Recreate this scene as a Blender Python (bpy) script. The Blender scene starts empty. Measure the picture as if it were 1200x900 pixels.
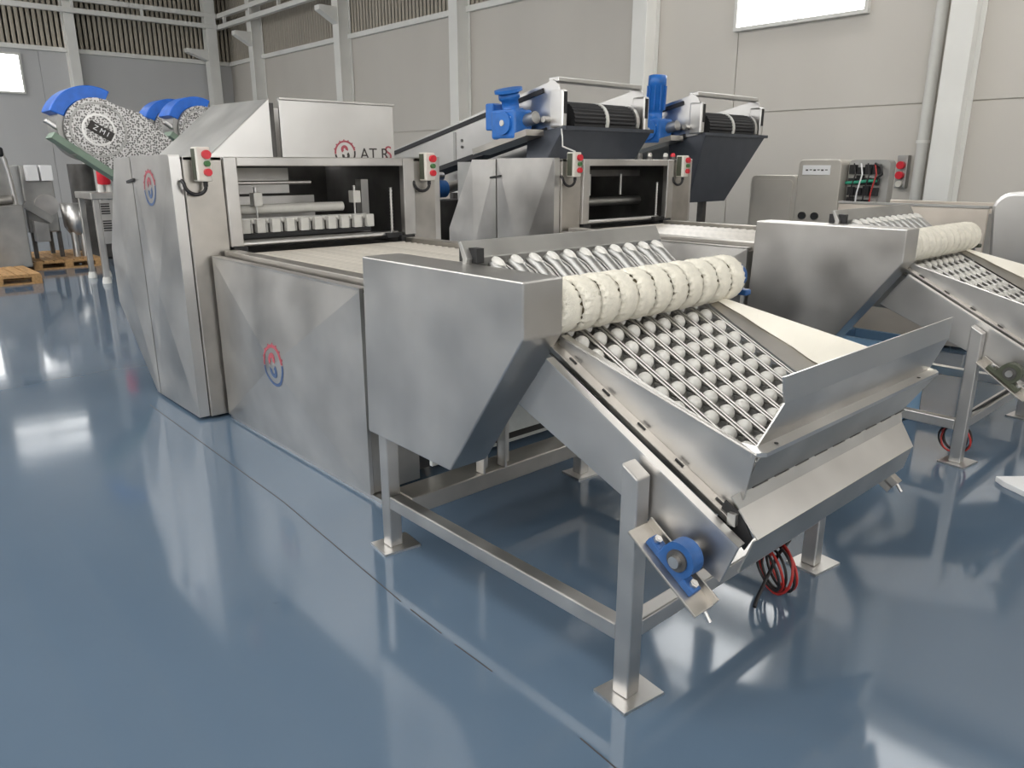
import bpy, bmesh, math, random
from mathutils import Vector, Matrix
random.seed(7)
R = math.radians
S = bpy.context.scene
COL = S.collection

# ------------------------------------------------------------------ camera, light, exposure
cam = bpy.data.cameras.new('camera'); cam_o = bpy.data.objects.new('camera', cam); COL.objects.link(cam_o)
cam.sensor_width = 36.0; cam.lens = 36.0 * 886.0 / 1200.0; cam.clip_start = 0.05; cam.clip_end = 200
YAW, PIT = R(137.8), R(16.14)
fwd = Vector((math.cos(YAW) * math.cos(PIT), math.sin(YAW) * math.cos(PIT), -math.sin(PIT)))
rgt = Vector((math.sin(YAW), -math.cos(YAW), 0)); upv = rgt.cross(fwd)
cam_o.matrix_world = Matrix(((rgt.x, upv.x, -fwd.x, 0), (rgt.y, upv.y, -fwd.y, 0), (rgt.z, upv.z, -fwd.z, 1.6), (0, 0, 0, 1)))
S.camera = cam_o
w = bpy.data.worlds.new('world'); S.world = w; w.use_nodes = True
w.node_tree.nodes['Background'].inputs[0].default_value = (0.75, 0.86, 1.0, 1)
w.node_tree.nodes['Background'].inputs[1].default_value = 1.0
S.view_settings.view_transform = 'Standard'; S.view_settings.look = 'None'
S.view_settings.exposure = 0.20; S.view_settings.gamma = 1.0; S.view_settings.use_curve_mapping = False
WINDOW_POWER = 5.0        # daylight behind the window panes
SKYLIGHT_POWER = 5.0       # daylight through the roof sheets

# ------------------------------------------------------------------ materials
MATS = {}
def srgb(r, g, b):
    f = lambda c: (c / 255 / 12.92) if c / 255 <= 0.04045 else ((c / 255 + 0.055) / 1.055) ** 2.4
    return (f(r), f(g), f(b), 1)
def mat(name, col, rough=0.5, metal=0.0, var=0.0, scale=6.0, rvar=0.0, bump=0.0, bscale=60.0, stretch=(1, 1, 1), spec=0.5, emit=None, coat=0.0):
    m = bpy.data.materials.new(name); m.use_nodes = True; nt = m.node_tree; N = nt.nodes; L = nt.links
    p = N['Principled BSDF']
    c = col if len(col) == 4 else (*col, 1)
    p.inputs['Base Color'].default_value = c; p.inputs['Roughness'].default_value = rough
    p.inputs['Metallic'].default_value = metal; p.inputs['Specular IOR Level'].default_value = spec
    p.inputs['Coat Weight'].default_value = coat; p.inputs['Coat Roughness'].default_value = 0.06
    if emit:
        p.inputs['Emission Color'].default_value = (*emit[0], 1); p.inputs['Emission Strength'].default_value = emit[1]
    if var or rvar or bump:
        tc = N.new('ShaderNodeTexCoord'); mp = N.new('ShaderNodeMapping'); mp.inputs['Scale'].default_value = stretch
        L.new(tc.outputs['Object'], mp.inputs['Vector'])
        n1 = N.new('ShaderNodeTexNoise'); n1.inputs['Scale'].default_value = scale; n1.inputs['Detail'].default_value = 2.5
        L.new(mp.outputs['Vector'], n1.inputs['Vector'])
        if var:
            r = N.new('ShaderNodeValToRGB'); r.color_ramp.elements[0].position = 0.12; r.color_ramp.elements[1].position = 0.88
            r.color_ramp.elements[0].color = (*[max(0, x * (1 - 1.7 * var)) for x in c[:3]], 1)
            r.color_ramp.elements[1].color = (*[min(1, x * (1 + 1.7 * var)) for x in c[:3]], 1)
            L.new(n1.outputs['Fac'], r.inputs['Fac']); L.new(r.outputs['Color'], p.inputs['Base Color'])
        if rvar:
            q = N.new('ShaderNodeMapRange'); q.inputs['From Min'].default_value = 0.12; q.inputs['From Max'].default_value = 0.88
            q.inputs['To Min'].default_value = rough - rvar; q.inputs['To Max'].default_value = rough + rvar
            L.new(n1.outputs['Fac'], q.inputs['Value']); L.new(q.outputs['Result'], p.inputs['Roughness'])
        if bump:
            n2 = N.new('ShaderNodeTexNoise'); n2.inputs['Scale'].default_value = bscale; n2.inputs['Detail'].default_value = 4
            L.new(mp.outputs['Vector'], n2.inputs['Vector'])
            b = N.new('ShaderNodeBump'); b.inputs['Strength'].default_value = bump; b.inputs['Distance'].default_value = 0.01
            L.new(n2.outputs['Fac'], b.inputs['Height']); L.new(b.outputs['Normal'], p.inputs['Normal'])
    MATS[name] = m
    return m
mat('steel', (0.555, 0.54, 0.52), 0.37, 1.0, var=0.17, scale=3.2, rvar=0.12)
mat('steel_bright', (0.62, 0.61, 0.595), 0.33, 1.0, var=0.06, scale=3.0, rvar=0.04)
mat('steel_warm', (0.475, 0.45, 0.415), 0.40, 1.0, var=0.14, scale=5.0, rvar=0.08)
mat('steel_dull', (0.42, 0.415, 0.40), 0.46, 1.0, var=0.15, scale=4.0, rvar=0.08)
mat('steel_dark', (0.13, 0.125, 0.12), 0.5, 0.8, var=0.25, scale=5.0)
mat('black', (0.012, 0.012, 0.013), 0.55)
mat('rubber', (0.018, 0.018, 0.02), 0.65, bump=0.1, bscale=80)
mat('slate', srgb(66, 70, 78), 0.42, 0.2, var=0.08)
mat('white_paint', srgb(214, 213, 208), 0.45, var=0.03)
mat('column_paint', srgb(232, 231, 226), 0.5, var=0.04, scale=1.5)
mat('wall_paint', srgb(203, 198, 190), 0.55, var=0.05, scale=0.6, stretch=(1, 1, 0.3))
mat('wall_grey', srgb(194, 194, 194), 0.55, var=0.04, scale=0.6, stretch=(1, 1, 0.3))
mat('sheet_olive', srgb(176, 168, 154), 0.6, var=0.06, scale=1.0)
mat('roof_sheet', srgb(214, 208, 198), 0.6, var=0.06, scale=1.0)
mat('blue_paint', srgb(36, 106, 186), 0.35, var=0.10, scale=12)
mat('blue_cast', srgb(40, 84, 140), 0.42, var=0.12, scale=30)
mat('blue_film', srgb(28, 104, 205), 0.35, var=0.15, scale=8, bump=0.15, bscale=12)
mat('pale_blue', srgb(150, 190, 225), 0.45)
mat('plastic_white', srgb(206, 204, 198), 0.38, var=0.05, scale=20)
mat('film', srgb(196, 200, 198), 0.22, var=0.12, scale=9, bump=0.5, bscale=14)
mat('bristle', srgb(226, 221, 207), 0.8, var=0.10, scale=25, bump=0.5, bscale=220)
mat('bristle_core', srgb(92, 82, 60), 0.9)
mat('belt_white', srgb(120, 114, 104), 0.4, var=0.08, scale=14)
mat('belt_slat', srgb(186, 180, 170), 0.38, var=0.14, scale=16)
mat('cream_box', srgb(216, 212, 202), 0.45)
mat('olive_dark', srgb(72, 76, 62), 0.6)
mat('red_plastic', srgb(206, 38, 52), 0.35)
mat('green_plastic', srgb(64, 112, 62), 0.4)
mat('green_wire', srgb(48, 150, 120), 0.45)
mat('green_dull', srgb(128, 146, 130), 0.5, 0.3, var=0.1)
mat('red_cable', srgb(168, 44, 40), 0.5)
mat('black_cable', srgb(30, 28, 30), 0.5)
mat('logo_red', srgb(160, 74, 84), 0.5)
mat('logo_blue', srgb(70, 92, 130), 0.5)
mat('ink', srgb(58, 54, 52), 0.6)
mat('wood', srgb(176, 138, 92), 0.7, var=0.25, scale=5, stretch=(1, 6, 6))
mat('paper', srgb(232, 232, 232), 0.6)
mat('cream_sheet', srgb(238, 233, 220), 0.5, var=0.03)
mat('cabinet_grey', srgb(190, 185, 176), 0.42, 0.35, var=0.06, scale=2.5)
mat('tan_sheet', (0.66, 0.60, 0.53), 0.42, 0.85, var=0.12, scale=2.5, rvar=0.06)
mat('window_pane', (0.9, 0.95, 1.0), 0.2, emit=((1.0, 0.985, 0.96), WINDOW_POWER))
mat('skylight_sheet', (0.9, 0.95, 1.0), 0.4, emit=((1.0, 0.985, 0.96), SKYLIGHT_POWER))

def floor_mat():
    m = mat('floor_epoxy', srgb(72, 103, 135), 0.16, 0.0, spec=0.5)
    nt = m.node_tree; N = nt.nodes; L = nt.links; p = N['Principled BSDF']
    tc = N.new('ShaderNodeTexCoord')
    n1 = N.new('ShaderNodeTexNoise'); n1.inputs['Scale'].default_value = 0.5; n1.inputs['Detail'].default_value = 6
    L.new(tc.outputs['Object'], n1.inputs['Vector'])
    r = N.new('ShaderNodeValToRGB'); r.color_ramp.elements[0].position = 0.3; r.color_ramp.elements[1].position = 0.7
    r.color_ramp.elements[0].color = (0.082, 0.123, 0.176, 1); r.color_ramp.elements[1].color = (0.098, 0.142, 0.198, 1)
    L.new(n1.outputs['Fac'], r.inputs['Fac'])
    # small dark scuffs
    v = N.new('ShaderNodeTexNoise'); v.inputs['Scale'].default_value = 7; v.inputs['Detail'].default_value = 3
    L.new(tc.outputs['Object'], v.inputs['Vector'])
    k = N.new('ShaderNodeMapRange'); k.inputs['From Min'].default_value = 0.74; k.inputs['From Max'].default_value = 0.82
    k.inputs['To Min'].default_value = 0.0; k.inputs['To Max'].default_value = 0.5
    L.new(v.outputs['Fac'], k.inputs['Value'])
    mx = N.new('ShaderNodeMix'); mx.data_type = 'RGBA'; mx.inputs['B'].default_value = (0.03, 0.05, 0.08, 1)
    L.new(k.outputs['Result'], mx.inputs['Factor']); L.new(r.outputs['Color'], mx.inputs['A']); L.new(mx.outputs['Result'], p.inputs['Base Color'])
    n2 = N.new('ShaderNodeTexNoise'); n2.inputs['Scale'].default_value = 1.6; n2.inputs['Detail'].default_value = 3
    L.new(tc.outputs['Object'], n2.inputs['Vector'])
    b = N.new('ShaderNodeBump'); b.inputs['Strength'].default_value = 0.05; b.inputs['Distance'].default_value = 0.02
    L.new(n2.outputs['Fac'], b.inputs['Height']); L.new(b.outputs['Normal'], p.inputs['Normal'])
    q = N.new('ShaderNodeMapRange'); q.inputs['From Min'].default_value = 0.3; q.inputs['From Max'].default_value = 0.7
    q.inputs['To Min'].default_value = 0.06; q.inputs['To Max'].default_value = 0.11
    L.new(n1.outputs['Fac'], q.inputs['Value']); L.new(q.outputs['Result'], p.inputs['Roughness'])
floor_mat()
def perforated_mat():
    m = mat('perforated', (0.62, 0.61, 0.6), 0.4, 0.8)
    nt = m.node_tree; N = nt.nodes; L = nt.links; p = N['Principled BSDF']
    tc = N.new('ShaderNodeTexCoord'); v = N.new('ShaderNodeTexVoronoi'); v.inputs['Scale'].default_value = 42; v.inputs['Randomness'].default_value = 0.7
    L.new(tc.outputs['Object'], v.inputs['Vector'])
    r = N.new('ShaderNodeValToRGB'); r.color_ramp.interpolation = 'CONSTANT'
    r.color_ramp.elements[0].color = (0.17, 0.165, 0.16, 1); r.color_ramp.elements[1].position = 0.44; r.color_ramp.elements[1].color = (0.62, 0.61, 0.6, 1)
    L.new(v.outputs['Distance'], r.inputs['Fac']); L.new(r.outputs['Color'], p.inputs['Base Color'])
perforated_mat()

# ------------------------------------------------------------------ mesh collector
class M:
    def __init__(s, *mats):
        s.v = []; s.f = []; s.mi = []; s.sm = []; s.mats = list(mats)
    def add(s, vs, fs, mi=0, smooth=False):
        o = len(s.v); s.v += [Vector(p) for p in vs]
        for f in fs:
            s.f.append([i + o for i in f]); s.mi.append(mi); s.sm.append(smooth)
        return s
    def box(s, x0, x1, y0, y1, z0, z1, mi=0):
        x0, x1 = min(x0, x1), max(x0, x1); y0, y1 = min(y0, y1), max(y0, y1); z0, z1 = min(z0, z1), max(z0, z1)
        v = [(x, y, z) for x in (x0, x1) for y in (y0, y1) for z in (z0, z1)]
        return s.add(v, [(0, 1, 3, 2), (4, 6, 7, 5), (0, 4, 5, 1), (2, 3, 7, 6), (0, 2, 6, 4), (1, 5, 7, 3)], mi)
    def obox(s, c, ax, ay, az, hx, hy, hz, mi=0):
        c = Vector(c); ax, ay, az = Vector(ax).normalized(), Vector(ay).normalized(), Vector(az).normalized()
        v = [c + ax * hx * i + ay * hy * j + az * hz * k for i in (-1, 1) for j in (-1, 1) for k in (-1, 1)]
        return s.add(v, [(0, 1, 3, 2), (4, 6, 7, 5), (0, 4, 5, 1), (2, 3, 7, 6), (0, 2, 6, 4), (1, 5, 7, 3)], mi)
    def prism(s, poly, axis, a, b, mi=0):
        def P(p, t):
            return {'X': (t, p[0], p[1]), 'Y': (p[0], t, p[1]), 'Z': (p[0], p[1], t)}[axis]
        n = len(poly); v = [P(p, a) for p in poly] + [P(p, b) for p in poly]
        fs = [list(range(n))[::-1], list(range(n, 2 * n))] + [(i, (i + 1) % n, n + (i + 1) % n, n + i) for i in range(n)]
        return s.add(v, fs, mi)
    def sheet(s, pts, t, mi=0):
        p = [Vector(q) for q in pts]; nrm = (p[1] - p[0]).cross(p[2] - p[0]).normalized() * t
        n = len(p); v = p + [q - nrm for q in p]
        fs = [list(range(n)), list(range(n, 2 * n))[::-1]] + [(i, n + i, n + (i + 1) % n, (i + 1) % n) for i in range(n)]
        return s.add(v, fs, mi)
    def broken(s, poly, y, d, t, apex=None, mi=0):
        """cross-broken sheet in a Y plane: rim at y, the middle raised by d towards -Y"""
        n = len(poly); cx, cz = apex or (sum(p[0] for p in poly) / n, sum(p[1] for p in poly) / n)
        v = [(p[0], y, p[1]) for p in poly] + [(cx, y - d, cz)] + [(p[0], y + t, p[1]) for p in poly]
        fs = [(i, (i + 1) % n, n) for i in range(n)] + [[n + 1 + i for i in range(n)][::-1]]
        fs += [(i, n + 1 + i, n + 1 + (i + 1) % n, (i + 1) % n) for i in range(n)]
        return s.add(v, fs, mi)
    def tube(s, path, r, n=10, mi=0, cap=True, closed=False):
        path = [Vector(p) for p in path]; k = len(path); rings = []
        rr = r if isinstance(r, (list, tuple)) else [r] * k
        prev = None
        for i, p in enumerate(path):
            if closed: t = path[(i + 1) % k] - path[i - 1]
            else: t = path[min(i + 1, k - 1)] - path[max(i - 1, 0)]
            t.normalize()
            if prev is None:
                u = t.orthogonal().normalized()
            else:
                u = (prev - t * prev.dot(t)); u = u.normalized() if u.length > 1e-6 else t.orthogonal().normalized()
            prev = u; w_ = t.cross(u)
            rings.append([p + (u * math.cos(2 * math.pi * j / n) + w_ * math.sin(2 * math.pi * j / n)) * rr[i] for j in range(n)])
        v = [q for ring in rings for q in ring]; fs = []
        for i in range(k if closed else k - 1):
            a, b = i * n, ((i + 1) % k) * n
            fs += [(a + j, a + (j + 1) % n, b + (j + 1) % n, b + j) for j in range(n)]
        s.add(v, fs, mi, True)
        if cap and not closed:
            s.add(rings[0], [list(range(n))[::-1]], mi); s.add(rings[-1], [list(range(n))], mi)
        return s
    def cyl(s, a, b, r, n=20, mi=0):
        return s.tube([a, b], r, n, mi)
    def ball(s, c, r, seg=12, rings=8, mi=0, sc=(1, 1, 1)):
        v = [(c[0], c[1], c[2] + r * sc[2])]
        for i in range(1, rings):
            th = math.pi * i / rings
            v += [(c[0] + r * sc[0] * math.sin(th) * math.cos(2 * math.pi * j / seg), c[1] + r * sc[1] * math.sin(th) * math.sin(2 * math.pi * j / seg), c[2] + r * sc[2] * math.cos(th)) for j in range(seg)]
        v.append((c[0], c[1], c[2] - r * sc[2])); fs = []
        for j in range(seg): fs.append((0, 1 + j, 1 + (j + 1) % seg))
        for i in range(rings - 2):
            for j in range(seg):
                a = 1 + i * seg; b = a + seg
                fs.append((a + j, b + j, b + (j + 1) % seg, a + (j + 1) % seg))
        e = len(v) - 1; a = 1 + (rings - 2) * seg
        for j in range(seg): fs.append((a + j, e, a + (j + 1) % seg))
        return s.add(v, fs, mi, True)
    def ring(s, c, u, vv, r0, r1, t, a0=0, a1=360, n=24, mi=0):
        c, u, vv = Vector(c), Vector(u).normalized(), Vector(vv).normalized(); nn = u.cross(vv) * t
        vs = []
        for i in range(n + 1):
            a = R(a0 + (a1 - a0) * i / n); d = u * math.cos(a) + vv * math.sin(a)
            vs += [c + d * r0, c + d * r1, c + d * r0 + nn, c + d * r1 + nn]
        fs = []
        for i in range(n):
            a = 4 * i; b = a + 4
            fs += [(a, b, b + 1, a + 1), (a + 2, a + 3, b + 3, b + 2), (a + 1, b + 1, b + 3, a + 3), (a, a + 2, b + 2, b)]
        fs += [(0, 1, 3, 2), (4 * n, 4 * n + 2, 4 * n + 3, 4 * n + 1)]
        return s.add(vs, fs, mi)
    def mesh(s, name, origin=(0, 0, 0)):
        me = bpy.data.meshes.new(name); o = Vector(origin)
        me.from_pydata([p - o for p in s.v], [], s.f)
        for m in s.mats: me.materials.append(MATS[m])
        me.polygons.foreach_set('material_index', s.mi); me.polygons.foreach_set('use_smooth', s.sm)
        bm = bmesh.new(); bm.from_mesh(me); bmesh.ops.recalc_face_normals(bm, faces=bm.faces); bm.to_mesh(me); bm.free()
        me.update()
        return me
def link(name, me, parent=None, bevel=0.0, kind=None):
    o = bpy.data.objects.new(name, me); COL.objects.link(o)
    if parent: o.parent = parent
    if bevel:
        b = o.modifiers.new('bevel', 'BEVEL'); b.width = bevel; b.segments = 2; b.limit_method = 'ANGLE'; b.angle_limit = R(35)
    if kind: o['kind'] = kind
    return o
def tag(o, label, cat, group=None):
    o['label'] = label; o['category'] = cat
    if group: o['group'] = group
    return o
class Thing:
    def __init__(s, name, label, cat, loc, group=None):
        s.o = Vector(loc); s.root = bpy.data.objects.new(name, None); COL.objects.link(s.root); s.root.location = loc
        s.root.empty_display_size = 0.1
        tag(s.root, label, cat, group)
    def part(s, name, m, parent=None, bevel=0.0, kind=None, label=None):
        p = link(name, m.mesh(name, s.o), parent or s.root, bevel, kind)
        if label: p['label'] = label
        return p
    def inst(s, name, me, loc, parent=None, rot=None):
        p = link(name, me, parent or s.root); p.location = Vector(loc) - s.o
        if rot: p.rotation_euler = rot
        return p
def single(name, m, label, cat, loc=(0, 0, 0), group=None, bevel=0.0):
    o = link(name, m.mesh(name, loc), None, bevel); o.location = loc
    return tag(o, label, cat, group)
def struct(name, m, bevel=0.0, parent=None):
    o = link(name, m.mesh(name), parent, bevel)
    if not parent: o['kind'] = 'structure'
    return o
def copy_tree(o, parent=None):
    c = o.copy(); COL.objects.link(c); c.parent = parent
    for ch in list(o.children): copy_tree(ch, c)
    return c
def text_mesh(txt, size, c, u, v, matname, depth=0.001):
    cu = bpy.data.curves.new('lettering', 'FONT'); cu.body = txt; cu.size = size; cu.extrude = depth; cu.align_x = 'CENTER'; cu.align_y = 'CENTER'
    o = bpy.data.objects.new('tmp', cu); COL.objects.link(o)
    me = bpy.data.meshes.new_from_object(o.evaluated_get(bpy.context.evaluated_depsgraph_get()))
    bpy.data.objects.remove(o); bpy.data.curves.remove(cu)
    u, v = Vector(u).normalized(), Vector(v).normalized(); n = u.cross(v)
    me.transform(Matrix(((u.x, v.x, n.x, c[0]), (u.y, v.y, n.y, c[1]), (u.z, v.z, n.z, c[2]), (0, 0, 0, 1))))
    me.materials.clear(); me.materials.append(MATS[matname])
    return me

# ------------------------------------------------------------------ the hall
XW, XE, YN, YS, EAVE, RIDGE_Y, RIDGE_Z = -28.0, 9.0, 12.0, -10.0, 7.2, 1.0, 8.9
m = M('floor_epoxy'); m.box(XW, XE, YS, YN, -0.3, 0); floor = struct('floor', m)
# shallow saw-cut joints in the epoxy, running along the machines
for xa, ya, xb, yb in ((-5.4, 1.50, -3.3, 1.467), (-3.3, 1.467, -2.167, 1.393), (-1.818, 1.38, -1.618, 1.38), (-1.219, 1.373, -1.05, 1.36), (-2.1, 1.39, -1.9, 1.384)):
    dv = Vector((xb - xa, yb - ya, 0)); jm = M('ink'); jm.obox(((xa + xb) / 2, (ya + yb) / 2, 0.0004), dv, (0, 1, 0), (0, 0, 1), dv.length / 2, 0.0022, 0.0004)
    struct('floor_joint', jm, 0, floor)
RAIL_Z = 5.0
cols_x = [-4.05, -9.4, -14.77, -19.95, -25.4]
wb = struct('wall_back', M('wall_paint').box(XW, XE, YN, YN + 0.25, 0, EAVE + 0.3))
wl = struct('wall_left', M('wall_grey').prism([(YS, 0), (YN, 0), (YN, EAVE), (RIDGE_Y, RIDGE_Z), (YS, EAVE)], 'X', XW - 0.25, XW))
struct('wall_front', M('wall_paint').box(XW, XE, YS - 0.25, YS, 0, EAVE + 0.3))
struct('wall_right', M('wall_paint').prism([(YS, 0), (YN, 0), (YN, EAVE), (RIDGE_Y, RIDGE_Z), (YS, EAVE)], 'X', XE, XE + 0.25))
m = M('roof_sheet')
m.prism([(YS, EAVE), (RIDGE_Y, RIDGE_Z), (YN, EAVE), (YN, EAVE + 0.2), (RIDGE_Y, RIDGE_Z + 0.2), (YS, EAVE + 0.2)], 'X', XW, XE)
ceiling = struct('ceiling', m)
# sandwich panels on the back wall, joint at 2.44 m
edges = [-28.0, -25.4, -19.95, -14.77, -9.4, -7.6, -4.05, 0.6, 5.0, 9.0]
for a, b in zip(edges[:-1], edges[1:]):
    for z0, z1 in ((0.0, 2.44), (2.44, RAIL_Z)):
        struct('wall_panel', M('wall_paint').box(a + 0.006, b - 0.006, YN - 0.03, YN, z0 + 0.008, z1 - 0.008), 0.004, wb)
    if b <= -9:
        cm = M('sheet_olive'); n = int((b - a) / 0.15); st = (b - a) / n
        for i in range(n):
            x = a + i * st
            cm.prism([(x, YN), (x + st * 0.15, YN - 0.022), (x + st * 0.55, YN - 0.022), (x + st * 0.7, YN), (x + st, YN)], 'Z', RAIL_Z, EAVE)
        struct('corrugated_sheet', cm, 0, wb)
struct('wall_panel_upper', M('wall_paint').box(-9.39, XE, YN - 0.03, YN, RAIL_Z + 0.008, EAVE), 0.0, wb).name = 'wall_panel'
# left wall: panels below, ribbed sheet above
for a, b in ((YS, -4), (-4, 1), (1, 6.0), (6.0, 12.0)):
    struct('wall_panel', M('wall_grey').box(XW, XW + 0.03, a + 0.006, b - 0.006, 0, RAIL_Z), 0.004, wl)
    cm = M('sheet_olive'); n = int((b - a) / 0.15); st = (b - a) / n
    for i in range(n):
        y = a + i * st
        cm.prism([(XW, y), (XW + 0.022, y + st * 0.15), (XW + 0.022, y + st * 0.55), (XW, y + st * 0.7), (XW, y + st)], 'Z', RAIL_Z, EAVE)
    struct('corrugated_sheet', cm, 0, wl)
struct('trim_1', M('column_paint').box(XW, -9.4, YN - 0.12, YN, RAIL_Z - 0.06, RAIL_Z + 0.07), 0.01)
struct('trim_2', M('column_paint').box(XW, XW + 0.12, YS, YN - 0.13, RAIL_Z - 0.06, RAIL_Z + 0.07), 0.01)
# double edge beams high on both walls
t3 = M('column_paint')
for z in (6.02, 6.36):
    t3.box(XW + 0.45, XW + 0.6, YS, YN - 0.62, z, z + 0.14)
for y in range(-9, 12, 2):
    t3.obox((XW + 0.52, y, 6.2), (0, 1, 0), (1, 0, 0), (0, 0, 1), 0.04, 0.05, 0.17)
struct('trim_3', t3, 0.01)
t4 = M('column_paint')
for z in (6.02, 6.36):
    t4.box(XW, -9.4, YN - 0.6, YN - 0.45, z, z + 0.14)
for x in range(-27, -9, 2):
    t4.obox((x, YN - 0.52, 6.2), (1, 0, 0), (0, 1, 0), (0, 0, 1), 0.04, 0.05, 0.17)
struct('trim_4', t4, 0.01)
# columns
for i, x in enumerate(cols_x + [1.3, 6.5]):
    t = Thing('steel_column', 'white painted steel column standing against the beige back wall', 'column', (x, YN - 0.25, 0), 'white steel columns along the back wall')
    m = M('column_paint'); m.box(x - 0.16, x + 0.16, YN - 0.42, YN - 0.40, 0, EAVE); m.box(x - 0.16, x + 0.16, YN - 0.06, YN - 0.035, 0, EAVE); m.box(x - 0.10, x + 0.10, YN - 0.40, YN - 0.06, 0, EAVE)
    t.part('shaft', m, bevel=0.006)
    t.part('base_plate', M('column_paint').box(x - 0.22, x + 0.22, YN - 0.48, YN - 0.035, 0.0, 0.03))
    if i >= 1:
        t.part('bracket', M('column_paint').prism([(YN - 0.42, 5.3), (YN - 0.42, 5.72), (YN - 0.95, 5.72), (YN - 0.95, 5.6)], 'X', x - 0.14, x + 0.14), bevel=0.01)
for y in (6.9,):
    t = Thing('steel_column', 'white painted steel column standing against the grey end wall', 'column', (XW + 0.25, y, 0))
    m = M('column_paint'); m.box(XW + 0.40, XW + 0.42, y - 0.14, y + 0.14, 0, 7.6); m.box(XW + 0.035, XW + 0.06, y - 0.14, y + 0.14, 0, 7.6); m.box(XW + 0.06, XW + 0.40, y - 0.1, y + 0.1, 0, 7.6)
    t.part('shaft', m, bevel=0.006)
    t.part('base_plate', M('column_paint').box(XW + 0.035, XW + 0.5, y - 0.22, y + 0.22, 0, 0.03))
t = Thing('steel_column', 'white painted steel column in the far corner where both walls meet', 'column', (-27.6, YN - 0.82, 0))
t.part('shaft', M('column_paint').box(-27.78, -27.42, YN - 1.0, YN - 0.65, 0, EAVE), bevel=0.01)
t.part('bracket', M('column_paint').prism([(YN - 1.0, 5.0), (YN - 1.0, 5.35), (YN - 1.7, 5.35), (YN - 1.7, 5.24)], 'X', -27.75, -27.45), bevel=0.01)
# the white rain pipe beside the nearest column
m = M('white_paint'); m.cyl((-4.42, YN - 0.13, 0), (-4.42, YN - 0.13, EAVE), 0.075, 20)
tp = Thing('down_pipe', 'round off-white down pipe running up the wall beside a steel column', 'pipe', (-4.42, YN - 0.13, 0))
tp.part('pipe', m)
for z in (1.9, 4.4): tp.part('pipe_clamp', M('column_paint').ring((-4.42, YN - 0.13, z), (1, 0, 0), (0, 1, 0), 0.075, 0.088, 0.04))

# windows: frame bars and panes in the walls
WN = [0]
def window(axis, pos, a0, a1, z0, z1, nx, nz, sgn):
    WN[0] += 1
    fr = M('white_paint'); t = 0.06
    def bx(mm, p0, p1, q0, q1, d0, d1):
        if axis == 'Y': mm.box(p0, p1, pos + sgn * d0, pos + sgn * d1, q0, q1)
        else: mm.box(pos + sgn * d0, pos + sgn * d1, p0, p1, q0, q1)
    bx(fr, a0 - t, a1 + t, z0 - t, z0, 0, 0.09); bx(fr, a0 - t, a1 + t, z1, z1 + t, 0, 0.09)
    bx(fr, a0 - t, a0, z0, z1, 0, 0.09); bx(fr, a1, a1 + t, z0, z1, 0, 0.09)
    wdw = struct('window_%d' % WN[0], fr, 0.005)
    for i in range(nx):
        for j in range(nz):
            p0 = a0 + (a1 - a0) * i / nx + (0.02 if i else 0); p1 = a0 + (a1 - a0) * (i + 1) / nx - (0.02 if i < nx - 1 else 0)
            q0 = z0 + (z1 - z0) * j / nz + (0.02 if j else 0); q1 = z0 + (z1 - z0) * (j + 1) / nz - (0.02 if j < nz - 1 else 0)
            pm = M('window_pane'); bx(pm, p0, p1, q0, q1, 0.035, 0.05)
            struct('pane', pm, 0, wdw)
    return wdw
window('Y', YN - 0.03, -7.6, -5.5, 3.78, 6.6, 2, 2, -1)
window('Y', YN - 0.03, 5.4, 7.6, 3.78, 6.6, 2, 2, -1)
window('X', XW + 0.03, 3.2, 5.45, 3.72, 4.75, 2, 1, 1)
window('X', XW + 0.04, 3.6, 5.7, 6.5, 6.85, 2, 1, 1)
window('X', XW + 0.04, 3.6, 5.7, 7.25, 7.5, 2, 1, 1)
for x in (-24, -17, -10, -3, 4):  # unseen front-wall windows, added to light the machine sides
    window('Y', YS, x - 1.2, x + 1.2, 3.4, 5.6, 2, 2, 1)
window('X', XE, -7.5, -2.5, 2.4, 5.4, 4, 2, -1)  # this pair on the unseen right wall is added as fill light
window('X', XE, 3.0, 8.0, 2.4, 5.4, 4, 2, -1)
# translucent roof sheets
def skylight(x0, x1, y0, y1):
    def rz(y): return EAVE + (RIDGE_Z - EAVE) * ((YN - y) / (YN - RIDGE_Y) if y > RIDGE_Y else (y - YS) / (RIDGE_Y - YS))
    s = M('skylight_sheet'); s.sheet([(x0, y0, rz(y0) - 0.02), (x0, y1, rz(y1) - 0.02), (x1, y1, rz(y1) - 0.02), (x1, y0, rz(y0) - 0.02)], 0.015)
    struct('skylight_sheet', s, 0, ceiling)
skylight(-7.8, -5.7, 10.1, 11.7)
skylight(-3.9, -1.0, 9.4, 11.3)
for x in (-23, -17.5, -12, -6.5, -1, 4.5): skylight(x - 1.3, x + 1.3, -8.5, -0.5)  # unseen front-slope sheets, added to brighten walls and steel
# purlins under the roof
for k in range(8):
    y = 11.6 - k * 1.35; z = EAVE + (YN - y) / (YN - RIDGE_Y) * (RIDGE_Z - EAVE)
    pu2 = M('column_paint'); pu2.box(XW + 0.05, XE - 0.05, y - 0.05, y + 0.05, z - 0.2, z - 0.03)
    struct('purlin', pu2, 0, ceiling)

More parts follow.
